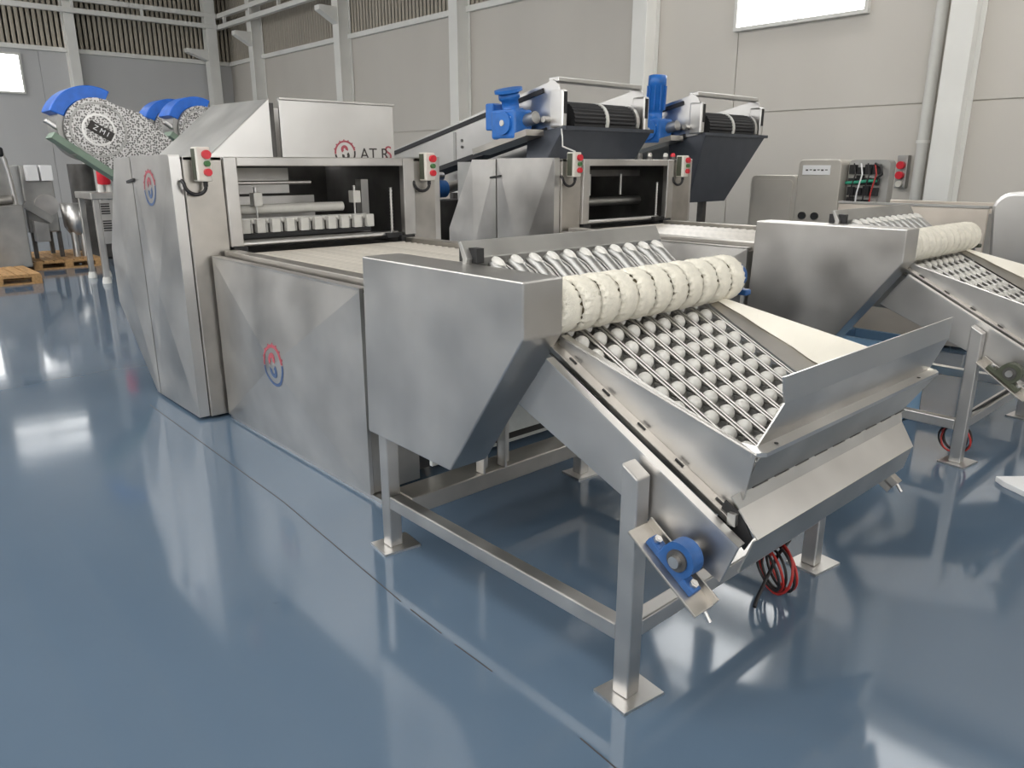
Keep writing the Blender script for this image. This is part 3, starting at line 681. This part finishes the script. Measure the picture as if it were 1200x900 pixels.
# a pale sheet lying on the floor at the right
single('floor_sheet', M('paper').prism([(-0.97, 4.31), (-1.02, 4.36), (-0.55, 4.9), (-0.2, 4.7), (-0.55, 4.05), (-0.83, 4.23)], 'Z', 0.0, 0.03), 'flat pale sheet lying on the blue floor beyond the cable coil', 'sheet', (-0.6, 4.5, 0), bevel=0.003)
# pale blue crate and comb under the second feeder's cover
t = Thing('plastic_crate', 'pale blue plastic crate standing under the second feeder', 'crate', (-2.0, 5.15, 0))
q = M('pale_blue'); q.box(-2.25, -1.75, 5.0, 5.012, 0.0, 0.5); q.box(-2.25, -1.75, 5.288, 5.3, 0, 0.5); q.box(-2.25, -2.238, 5.0, 5.3, 0, 0.5); q.box(-1.762, -1.75, 5.0, 5.3, 0, 0.5); q.box(-2.25, -1.75, 5.0, 5.3, 0, 0.012); t.part('bin', q)
t.part('rim', M('pale_blue').box(-2.27, -1.73, 4.985, 5.0, 0.47, 0.5)); t.part('rim', M('pale_blue').box(-2.27, -1.73, 5.3, 5.315, 0.47, 0.5))

# ------------------------------------------------------------------ third line at the right
t = Thing('belt_enclosure', 'tan reflecting belt enclosure at the wall side of both feeders', 'conveyor', (-3.4, 7.9, 0))
t.part('side_panel', M('tan_sheet').box(-3.45, -2.15, 7.40, 7.43, 0.03, 1.245), bevel=0.004)
t.part('side_panel', M('tan_sheet').box(-3.45, -2.15, 8.6, 8.63, 0.03, 1.245), bevel=0.004)
t.part('top_rim', M('steel_dull').box(-3.45, -2.14, 7.39, 7.46, 1.246, 1.266))
t.part('end_panel', M('steel_dull').box(-2.17, -2.15, 7.43, 8.6, 0.03, 1.2))
t.part('plinth', M('steel_dark').box(-3.4, -2.3, 7.5, 8.5, 0, 0.5))
t = Thing('drive_cover', 'glossy round-cornered steel cover standing beside the tan enclosure', 'cover', (-1.5, 7.2, 0))
pl = []
for cx, cz, a0 in ((-0.75, 1.24, 0), (-1.87, 1.25, 90)):
    for k in range(7): a = R(a0 + 15 * k); pl.append((cx + 0.15 * math.cos(a), cz + 0.15 * math.sin(a)))
pl += [(-1.98, 0.86), (-0.9, 0.5), (-0.6, 0.5)]
t.part('shell', M('steel_bright').prism(pl, 'Y', 7.0, 7.35), bevel=0.03)
for x in (-1.6, -0.85): t.part('leg', M('steel').box(x, x + 0.06, 7.15, 7.21, 0, 0.8))

# ------------------------------------------------------------------ inclined elevators with blue gear motors
def elevator(label, y0, y1, low_chute, motor_up, legs):
    hx = -5.5; t = Thing('incline_elevator', label, 'elevator', (-7.0, (y0 + y1) / 2, 0)); sl = 0.21
    xe = -8.9
    def zt(x): return 2.37 + sl * (x - hx)
    for y, sg in ((y0, 1), (y1, -1)):
        n = 8; arc = []
        pts = [(xe, zt(xe)), (hx - 0.12, zt(hx) + 0.0), (hx - 0.04, zt(hx) + 0.03), (hx + 0.04, zt(hx) - 0.02), (hx + 0.09, zt(hx) - 0.13), (hx + 0.10, 2.0), (hx + 0.06, 1.94), (hx - 0.1, 1.92), (xe, 1.92 + sl * (xe - hx + 0.1))]
        pl = t.part('side_plate', M('steel_bright').prism(pts, 'Y', y, y + sg * 0.012), bevel=0.003)
        e = M('rubber')
        e.obox(((xe + hx - 0.15) / 2, y - sg * 0.004, zt((xe + hx - 0.15) / 2) - 0.035), (1, 0, sl), (0, 1, 0), (-sl, 0, 1), (hx - 0.15 - xe) / 2 * 1.02, 0.01, 0.022)
        t.part('edge_strip', e, pl)
        e = M('rubber'); e.obox(((xe + hx - 0.1) / 2, y - sg * 0.004, 1.945 + sl * ((xe + hx) / 2 - hx)), (1, 0, sl), (0, 1, 0), (-sl, 0, 1), (hx - 0.1 - xe) / 2 * 1.02, 0.012, 0.025)
        t.part('edge_strip', e, pl)
        w_ = M('black'); w_.prism([(hx + 0.035, 2.36), (hx + 0.075, 2.27), (hx + 0.09, 2.1), (hx + 0.04, 2.14), (hx + 0.01, 2.25), (hx + 0.012, 2.34)], 'Y', y + sg * 0.012, y + sg * 0.05)
        t.part('end_housing', M('steel_bright').box(hx - 0.06, hx + 0.115, y - sg * 0.02, y + sg * 0.06, 1.95, 2.30), pl, bevel=0.02)
        t.part('housing_slot', M('black').box(hx + 0.113, hx + 0.118, y + sg * 0.005, y + sg * 0.05, 2.08, 2.28), pl)
        for k in range(4):
            x = hx - 0.8 - 0.65 * k
            q = M('steel_dark')
            for dz in (-0.2, -0.27): q.cyl((x, y - sg * 0.012, zt(x) + dz), (x, y, zt(x) + dz), 0.016, 8)
            t.part('bolt_pair', q, pl)
        t.part('clamp_bar', M('steel_dull').box(hx - 1.6, hx - 1.56, y - sg * 0.01, y, zt(hx - 1.58) - 0.4, zt(hx - 1.58) - 0.08), pl)
    t.part('top_bar', M('steel_bright').box(hx - 0.10, hx + 0.03, y0 + 0.013, y1 - 0.013, 2.375, 2.42), bevel=0.008)
    r = M('rubber')
    n = 28; rr = 0.17; cx, cz = hx - 0.06, 2.03
    vs = []
    for i in range(2 * n):
        a = math.pi * i / n; q_ = rr + (0.006 if i % 2 else -0.004)
        vs += [(cx + q_ * math.cos(a), y0 + 0.17, cz + q_ * math.sin(a)), (cx + q_ * math.cos(a), y1 - 0.2, cz + q_ * math.sin(a))]
    fs = [(2 * i, 2 * ((i + 1) % (2 * n)), 2 * ((i + 1) % (2 * n)) + 1, 2 * i + 1) for i in range(2 * n)] + [[2 * i for i in range(2 * n)], [2 * i + 1 for i in range(2 * n)]]
    r.add(vs, fs); dr = t.part('head_drum', r)
    ym = (y0 + y1) / 2 - 0.02
    t.part('drum_band', M('white_paint').ring((cx, ym, cz), (0, 0, 1), (1, 0, 0), rr - 0.002, rr + 0.014, 0.04), dr)
    t.part('drum_band', M('steel_bright').ring((cx, y1 - 0.2, cz), (0, 0, 1), (1, 0, 0), 0.05, rr + 0.02, 0.05), dr)
    q = M('steel'); q.cyl((cx, y0 - 0.1, cz), (cx, y1 + 0.02, cz), 0.03, 12); t.part('drum_shaft', q, dr)
    b = M('rubber'); b.sheet([(xe, y0 + 0.1, zt(xe) - 0.2), (xe, y1 - 0.1, zt(xe) - 0.2), (cx, y1 - 0.1, cz + 0.168), (cx, y0 + 0.1, cz + 0.168)], 0.01)
    t.part('belt', b)
    # chute below the head
    if low_chute:
        A_ = [(hx + 0.16, y0 + 0.02, 1.96), (hx + 0.16, y1 - 0.0, 1.96), (hx + 0.02, y1 - 0.62, 1.17), (hx + 0.02, y0 - 0.05, 1.17)]
        B_ = [(hx - 0.35, y0 + 0.02, 1.90), (hx - 0.35, y1 - 0.0, 1.90), (hx - 0.25, y1 - 0.62, 1.17), (hx - 0.25, y0 - 0.05, 1.17)]
    else:
        A_ = [(hx + 0.16, y0 - 0.02, 1.96), (hx + 0.16, y1 + 0.02, 1.96), (hx + 0.05, y1 - 0.12, 1.665), (hx + 0.05, y0 - 0.14, 1.665)]
        B_ = [(hx - 0.35, y0 - 0.02, 1.90), (hx - 0.35, y1 + 0.02, 1.90), (hx - 0.25, y1 - 0.12, 1.665), (hx - 0.25, y0 - 0.14, 1.665)]
    ch = M('slate'); ch.sheet(A_, 0.006); ch.sheet(B_[::-1], 0.006)
    ch.sheet([A_[0], A_[3], B_[3], B_[0]], 0.006); ch.sheet([A_[1], B_[1], B_[2], A_[2]], 0.006)
    cc = t.part('chute', ch, label='dark slate grey chute')
    fl = M('slate'); fl.box(hx + 0.155, hx + 0.18, y0 - 0.03, y1 + 0.03, 1.93, 1.965); t.part('chute_rim', fl, cc)
    # gear motor on the near side
    mx, my, mz = hx - 0.42, y0 - 0.17, 2.0
    g = M('blue_paint'); g.box(mx - 0.20, mx + 0.15, my - 0.12, my + 0.13, mz - 0.15, mz + 0.13)
    g.cyl((mx, my - 0.145, mz), (mx, my + 0.14, mz), 0.11, 24)
    gb = t.part('gearbox', g, bevel=0.025, label='blue gearbox')
    q = M('plastic_white'); q.cyl((mx, my - 0.155, mz), (mx, my - 0.14, mz), 0.03, 12); t.part('sight_plug', q, gb)
    q = M('paper'); q.box(mx + 0.05, mx + 0.10, my - 0.123, my - 0.12, mz - 0.03, mz + 0.06); t.part('name_plate', q, gb)
    d = Vector((0.03, 0, 1)) if motor_up else Vector((0.05, -0.25, 1)); d.normalize()
    base = Vector((mx - 0.02, my, mz + 0.10)); Lm = 0.52 if motor_up else 0.20
    q = M('blue_paint'); q.tube([base, base + d * 0.03, base + d * 0.031, base + d * 0.12, base + d * 0.13, base + d * max(0.135, Lm - 0.12), base + d * max(0.14, Lm - 0.11), base + d * (Lm - 0.01), base + d * Lm], [0.12, 0.12, 0.085, 0.085, 0.10, 0.10, 0.108, 0.105, 0.08], 24)
    for k in range(10 if motor_up else 0):
        a = 2 * math.pi * k / 10; u = d.orthogonal().normalized(); v = d.cross(u); e = u * math.cos(a) + v * math.sin(a)
        q.obox(base + d * (0.13 + (Lm - 0.25) / 2) + e * 0.105, d, e, d.cross(e), (Lm - 0.25) / 2, 0.012, 0.004)
    if not motor_up: q.tube([base + d * Lm, base + d * (Lm + 0.03)], 0.14, 24)
    t.part('motor', q, gb)
    q = M('blue_paint'); q.box(mx - 0.31, mx - 0.19, my - 0.10, my + 0.06, mz - 0.06, mz + 0.20); t.part('terminal_box', q, gb, bevel=0.015)
    q = M('steel_dull'); q.cyl((mx + 0.12, my + 0.05, mz + 0.02), (mx + 0.28, my + 0.05, mz + 0.05), 0.06, 14); t.part('torque_arm', q)
    br = M('steel_warm'); br.obox((mx - 0.1, y0 - 0.16, mz - 0.18), (1, 0, sl), (0, 1, 0), (-sl, 0, 1), 0.42, 0.12, 0.03); t.part('motor_bracket', br)
    for x, y in legs:
        q = M('steel_dark'); q.box(x - 0.04, x + 0.04, y - 0.04, y + 0.04, 0.0, 1.90 + sl * (x - hx)); t.part('leg', q)
    return t
e1 = elevator('inclined belt elevator with a short slate chute resting above the second press', 5.55, 6.85, False, False, ((-8.7, 5.62), (-8.7, 6.78), (-6.9, 5.62), (-6.9, 6.78)))
e2 = elevator('inclined belt elevator with an upright blue motor and long slate chute near the wall', 7.86, 9.20, True, True, ((-8.7, 7.93), (-8.7, 9.13), (-5.72, 8.46), (-6.9, 7.93)))
# white cord tying the first chute to the control box of the second press
q = M('white_paint'); q.tube([(-5.30, 5.44, 1.93), (-5.15, 5.3, 1.85), (-4.9, 5.05, 1.76), (-4.57, 4.86, 1.71)], 0.007, 6)
single('cord', q, 'thin white cord hanging from the elevator motor to the press control box', 'cord', (-4.57, 4.86, 1.71))
# blue motor in the gap between the two presses
t = Thing('gear_motor', 'small blue motor on a dark stand in the gap between the presses', 'motor', (-6.6, 5.0, 0))
q = M('blue_cast'); q.cyl((-6.6, 4.80, 1.36), (-6.6, 5.02, 1.36), 0.09, 20); t.part('motor', q, bevel=0.01)
q = M('steel_bright'); q.cyl((-6.6, 4.90, 1.49), (-6.6, 5.0, 1.49), 0.04, 14); t.part('terminal_cap', q, bevel=0.01)
q = M('steel_warm'); q.cyl((-6.6, 5.02, 1.37), (-6.6, 5.22, 1.40), 0.05, 14); t.part('coupling', q)
t.part('stand', M('steel_dark').box(-6.75, -6.45, 4.75, 5.25, 0, 1.25), bevel=0.01)

# small red and white fittings standing on the second press
for k, (y, mm) in enumerate(((5.95, 'steel_dark'), (6.10, 'steel_warm'), (6.35, 'plastic_white'), (6.47, 'red_plastic'))):
    q = M(mm, 'steel_dark'); q.cyl((-4.75, y, 1.65), (-4.75, y, 1.68), 0.028, 14, 1); q.tube([(-4.75, y, 1.68), (-4.75, y, 1.70), (-4.75, y, 1.715)], [0.024, 0.024, 0.014], 14, 0)
    single('knob', q, ('small dark knob on top of the second press', 'small brownish knob on top of the second press', 'small white knob on top of the second press', 'small red knob on top of the second press')[k], 'knob', (-4.75, y, 1.65))

# ------------------------------------------------------------------ cabinets near the back wall
def rbox(m, x0, x1, z0, z1, r, ya, yb, mi=0):
    pl = []
    for cx, cz, a0 in ((x1 - r, z1 - r, 0), (x0 + r, z1 - r, 90), (x0 + r, z0 + r, 180), (x1 - r, z0 + r, 270)):
        for k in range(5): a = R(a0 + 22.5 * k); pl.append((cx + r * math.cos(a), cz + r * math.sin(a)))
    m.prism(pl, 'Y', ya, yb, mi)
t = Thing('steel_cabinet', 'low wide round-cornered steel cabinet beside the tall one with a label', 'cabinet', (-5.05, 9.2, 0))
q = M('cabinet_grey'); rbox(q, -5.37, -4.74, 0.06, 1.48, 0.07, 9.0, 9.4); t.part('body', q, bevel=0.01)
q = M('cabinet_grey'); rbox(q, -5.32, -4.79, 0.12, 1.43, 0.05, 8.985, 9.0); t.part('door', q, bevel=0.004)
for x in (-5.3, -4.85): t.part('foot', M('black').box(x, x + 0.06, 9.05, 9.35, 0, 0.06))
t = Thing('steel_cabinet', 'tall steel control cabinet with a white label and two black knobs', 'cabinet', (-4.45, 9.2, 0))
q = M('cabinet_grey'); rbox(q, -4.73, -4.20, 0.06, 1.665, 0.06, 8.98, 9.45); t.part('body', q, bevel=0.01)
t.part('label_plate', M('paper').box(-4.67, -4.33, 8.972, 8.98, 1.49, 1.60))
q = M('ink')
for k in range(6): q.box(-4.63 + 0.048 * k, -4.60 + 0.048 * k, 8.970, 8.972, 1.535 + 0.006 * (k % 2), 1.552)
t.part('label_print', q)
for x in (-4.62, -4.46):
    q = M('black'); q.cyl((x, 8.95, 1.01), (x, 8.98, 1.01), 0.045, 16); t.part('knob', q, bevel=0.006)
for x in (-4.7, -4.3): t.part('foot', M('black').box(x, x + 0.06, 9.05, 9.35, 0, 0.06))
t = Thing('wiring_panel', 'open wiring panel with dark relays and a green wire bundle', 'panel', (-3.95, 9.2, 0))
q = M('steel_dull'); rbox(q, -4.19, -3.72, 0.9, 1.66, 0.05, 9.15, 9.3); t.part('back_box', q)
rn = random.Random(5)
for i in range(4):
    for j in range(5):
        x = -4.16 + 0.09 * i; z = 1.02 + 0.12 * j
        t.part('relay', M(('black', 'rubber', 'steel_dull', 'black')[rn.randrange(4)]).box(x, x + 0.075, 9.10, 9.15, z, z + rn.uniform(0.07, 0.11)))
q = M('green_wire'); q.tube([(-4.17, 9.07, 1.40), (-4.05, 9.06, 1.41), (-3.9, 9.07, 1.425), (-3.82, 9.08, 1.43)], 0.018, 8); t.part('wire_bundle', q)
for k in range(4):
    q = M(('black_cable', 'paper', 'black_cable', 'red_cable')[k]); x0 = -4.12 + 0.08 * k
    q.tube([(x0, 9.08, 1.1), (x0 + 0.02, 9.05, 1.3), (x0 + 0.06, 9.05, 1.5), (x0 + 0.02, 9.08, 1.62)], 0.009, 6); t.part('wire', q)
q = M('black_cable'); q.tube([(-3.86, 9.08, 1.62), (-3.78, 9.06, 1.58), (-3.76, 9.06, 1.5), (-3.84, 9.07, 1.44)], 0.014, 6); t.part('wire', q)
for x in (-4.15, -3.8): t.part('leg', M('steel_dark').box(x, x + 0.05, 9.2, 9.25, 0, 0.92))
t = Thing('socket_box', 'narrow wall box with two red sockets beside the down pipe', 'socket box', (-4.66, YN - 0.1, 1.3))
t.part('box', M('steel_dull').box(-4.73, -4.58, YN - 0.15, YN - 0.03, 1.28, 1.74), bevel=0.01)
for z in (1.46, 1.60):
    q = M('red_plastic'); q.cyl((-4.655, YN - 0.22, z), (-4.655, YN - 0.15, z), 0.055, 16); t.part('socket', q, bevel=0.008)
q = M('cream_box'); q.cyl((-4.655, YN - 0.2, 1.34), (-4.655, YN - 0.15, 1.34), 0.045, 14); t.part('plug', q, bevel=0.008)

# ------------------------------------------------------------------ guarded drum units far at the left
def guarded(label, x, y, z, r, full):
    t = Thing('guarded_drum', label, 'machine', (x, y + 0.3, 0))
    d = Vector((0, 0.80, -0.60)); n = Vector((0, 0.60, 0.80))
    # blue drum behind the perforated guard
    q = M('steel_dull'); q.cyl((x - 0.45, y - 0.04, z + 0.02), (x - 0.03, y - 0.04, z + 0.02), r * 0.94, 40); t.part('drum', q, bevel=0.02)
    q = M('blue_film'); q.ring((x - 0.42, y - 0.03, z + 0.02), (0, 1, 0), (0, 0, 1), r * 0.80, r * 1.18, 0.40, 62, 158, 20); t.part('drum_cover', q, bevel=0.01)
    pts = []; c = Vector((0, y, z))
    for k in range(17):
        a = math.pi * (0.5 + k / 16.0); e = d * math.cos(a) + n * math.sin(a)
        pts.append((y + e.y * r * 0.9, z + e.z * r * 0.9))
    L = 0.95 * r / 0.37
    pts += [(y + d.y * L - n.y * r * 0.7, z + d.z * L - n.z * r * 0.7), (y + d.y * L + n.y * r * 0.95, z + d.z * L + n.z * r * 0.95), (y + d.y * 0.25 + n.y * r * 1.15, z + d.z * 0.25 + n.z * r * 1.15)]
    pg = M('perforated'); pg.prism(pts, 'X', x, x + 0.03); g = t.part('guard', pg, label='perforated sheet guard')
    t.part('guard_ring', M('steel_dull').ring((x + 0.03, y, z), (0, 1, 0), (0, 0, 1), r * 0.72, r * 0.78, 0.01, n=36), g)
    t.part('guard_ring', M('steel_bright').ring((x + 0.03, y, z), (0, 1, 0), (0, 0, 1), r * 0.40, r * 0.46, 0.01, n=36), g)
    if full:
        t.part('name_plate', M('ink').obox((x + 0.036, y + 0.02, z - 0.01), (0, 0.85, -0.52), (1, 0, 0), (0, 0.52, 0.85), 0.13, 0.006, 0.05), g)
        me = text_mesh('Z M I', 0.075, Vector((x + 0.043, y + 0.02, z - 0.01)) - t.o, (0, 0.85, -0.52), (0, 0.52, 0.85), 'paper'); link('lettering', me, g)
    gt = M('green_dull'); gt.obox((x - 0.1, y - 0.05, z - r * 0.98), d, (1, 0, 0), n, r * 1.35, 0.14, 0.035); t.part('side_chute', gt)
    t.part('hub_arm', M('steel_bright').obox((x - 0.1, y - r * 1.08, z + 0.03), d, (1, 0, 0), n, 0.10, 0.05, 0.02), bevel=0.01)
    for dx, dy in ((-0.5, 0.75), (-0.4, 1.0)): t.part('leg', M('steel_dull').box(x + dx - 0.03, x + dx + 0.03, y + dy + 0.1, y + dy + 0.16, 0, z - r * 0.5))
    return t
guarded('perforated drum guard with a black lettered plate and blue top behind the press', -9.5, 2.50, 1.97, 0.37, True)
guarded('blue-topped perforated drum guard peeking beside the sloped hopper sheet', -10.4, 3.98, 2.04, 0.33, False)
guarded('blue-topped drum guard standing between two other drum guards', -12.2, 4.30, 2.10, 0.36, False)

# ------------------------------------------------------------------ machines, pallets and a drum along the left
t = Thing('steel_stand', 'slim steel stand with louvred front and white feet beside the press', 'stand', (-12.0, 3.02, 0))
for x in (-11.72, -12.45):
    for y in (2.92, 3.12):
        lg = t.part('leg', M('steel').box(x - 0.035, x + 0.035, y - 0.035, y + 0.035, 0.06, 1.15), bevel=0.006)
        q = M('white_paint'); q.tube([(x, y, 0), (x, y, 0.03), (x, y, 0.09)], [0.06, 0.06, 0.045], 14); t.part('foot', q, lg)
t.part('top_box', M('steel').box(-12.5, -11.66, 2.86, 3.19, 1.15, 1.24), bevel=0.01)
t.part('vent_frame', M('steel').box(-11.70, -11.67, 2.955, 3.085, 0.55, 1.14))
for z in (0.95, 0.72):
    for k in range(5): t.part('louvre', M('black' if k % 2 else 'steel_dark').box(-11.672, -11.66, 2.965, 3.075, z + 0.032 * k, z + 0.032 * k + 0.02))
t = Thing('pump', 'bright red cylinder standing upright on the slim steel stand', 'cylinder', (-11.85, 3.10, 1.24))
q = M('red_plastic'); q.tube([(-11.85, 3.10, 1.34), (-11.85, 3.10, 1.36), (-11.85, 3.10, 1.62), (-11.85, 3.10, 1.66)], [0.07, 0.085, 0.08, 0.05], 18); t.part('cylinder', q)
for y in (3.05, 3.15):
    q = M('white_paint'); q.cyl((-11.85, y, 1.24), (-11.85, y, 1.345), 0.04, 12); t.part('fitting', q)
# round tank on two pipe legs
t = Thing('steel_tank', 'polished round steel tank with two pipe legs on a pallet', 'tank', (-14.3, 3.22, 0.14))
q = M('steel_bright'); q.tube([(-14.3, 3.22, 0.98), (-14.3, 3.22, 1.0), (-14.3, 3.22, 0.62), (-14.3, 3.22, 0.5)][::-1], [0.1, 0.17, 0.19, 0.19], 24); t.part('vessel', q)
for y in (3.16, 3.29):
    q = M('steel_bright'); q.cyl((-14.25, y, 0.14), (-14.25, y, 0.56), 0.05, 12); t.part('leg', q)
def pallet(label, x0, x1, y0, y1):
    t = Thing('wooden_pallet', label, 'pallet', ((x0 + x1) / 2, (y0 + y1) / 2, 0)); n = 7; st = (y1 - y0) / n
    for k in range(n): t.part('deck_board', M('wood').box(x0, x1, y0 + k * st + 0.01, y0 + (k + 1) * st - 0.01, 0.118, 0.14))
    for x in (x0, (x0 + x1) / 2 - 0.05, x1 - 0.1):
        t.part('runner', M('wood').box(x, x + 0.1, y0, y1, 0.0, 0.022)); t.part('stringer', M('wood').box(x, x + 0.1, y0, y1, 0.096, 0.118))
        for y in (y0, (y0 + y1) / 2 - 0.06, y1 - 0.12): t.part('block', M('wood').box(x, x + 0.1, y, y + 0.12, 0.022, 0.096))
pallet('pale wooden pallet lying on the blue floor below the grey-green machine', -13.5, -12.35, 1.2, 2.25)
pallet('dim wooden pallet under the polished tank and grey cabinet', -15.6, -13.9, 2.45, 3.45)
# tall cabinet with white boxes
t = Thing('grey_cabinet', 'grey machine cabinet with two white boxes on its upper corner', 'machine', (-14.7, 2.78, 0.14))
t.part('body', M('steel_dull').box(-15.2, -14.35, 2.55, 3.0, 0.55, 1.60), bevel=0.02)
for y in (2.70, 2.90): t.part('white_box', M('paper').box(-14.35, -14.2, y - 0.085, y + 0.085, 1.36, 1.60), bevel=0.01)
q = M('steel'); q.cyl((-14.35, 2.85, 0.98), (-14.30, 2.85, 0.98), 0.17, 24); t.part('round_cover', q, bevel=0.01)
t.part('chute', M('steel_dull').obox((-14.25, 2.70, 0.88), (0, 0.8, -0.6), (1, 0, 0), (0, 0.6, 0.8), 0.22, 0.08, 0.06))
t.part('hopper', M('steel').prism([(2.60, 0.42), (2.60, 0.75), (2.80, 0.70), (2.80, 0.42)], 'X', -14.33, -14.15), bevel=0.01)
for y in (2.58, 2.95): t.part('leg', M('steel_dark').box(-15.1, -15.04, y, y + 0.06, 0.14, 0.55)); t.part('leg', M('steel_dark').box(-14.45, -14.39, y, y + 0.06, 0.14, 0.55))
# grey-green machine at the frame edge
t = Thing('grey_machine', 'grey-green cabinet machine with a slanted pipe post and brown fittings', 'machine', (-14.2, 2.1, 0))
t.part('body', M('steel_dull').box(-14.6, -13.75, 1.75, 2.42, 0.08, 1.02), bevel=0.02)
t.part('plinth', M('black').box(-14.55, -13.8, 1.8, 2.38, 0, 0.08))
t.part('upper_box', M('steel_dull').box(-14.7, -14.2, 1.9, 2.40, 1.02, 1.72), bevel=0.03)
q = M('steel_bright'); q.tube([(-13.9, 2.36, 1.02), (-13.9, 2.33, 1.5), (-13.9, 2.27, 1.85)], 0.035, 12); t.part('pipe_post', q)
q = M('steel_warm'); q.cyl((-13.85, 2.05, 1.08), (-13.85, 2.3, 1.10), 0.07, 16); t.part('fitting', q, bevel=0.01)
q = M('white_paint'); q.cyl((-13.8, 1.98, 1.02), (-13.8, 1.98, 1.10), 0.1, 18); t.part('dish', q, bevel=0.01)
t.part('motor', M('black').box(-14.0, -13.8, 2.02, 2.3, 1.72, 1.86), bevel=0.03)
# dark vessel and pipework between cabinet and stand
t = Thing('mixing_unit', 'dark pump unit with thin pipes behind the polished tank', 'machine', (-15.3, 3.65, 0))
q = M('steel_dark'); q.cyl((-15.3, 3.65, 0.9), (-15.3, 3.65, 1.62), 0.20, 20); t.part('vessel', q, bevel=0.03)
t.part('base', M('steel_dark').box(-15.6, -15.0, 3.5, 4.0, 0, 0.9), bevel=0.02)
q = M('steel_bright'); q.tube([(-15.1, 3.9, 0.9), (-15.1, 3.9, 1.7), (-15.1, 3.7, 1.85)], 0.04, 10); t.part('pipe', q)
q = M('steel_bright'); q.ball((-15.0, 3.85, 1.62), 0.11, 14, 8); t.part('valve', q)
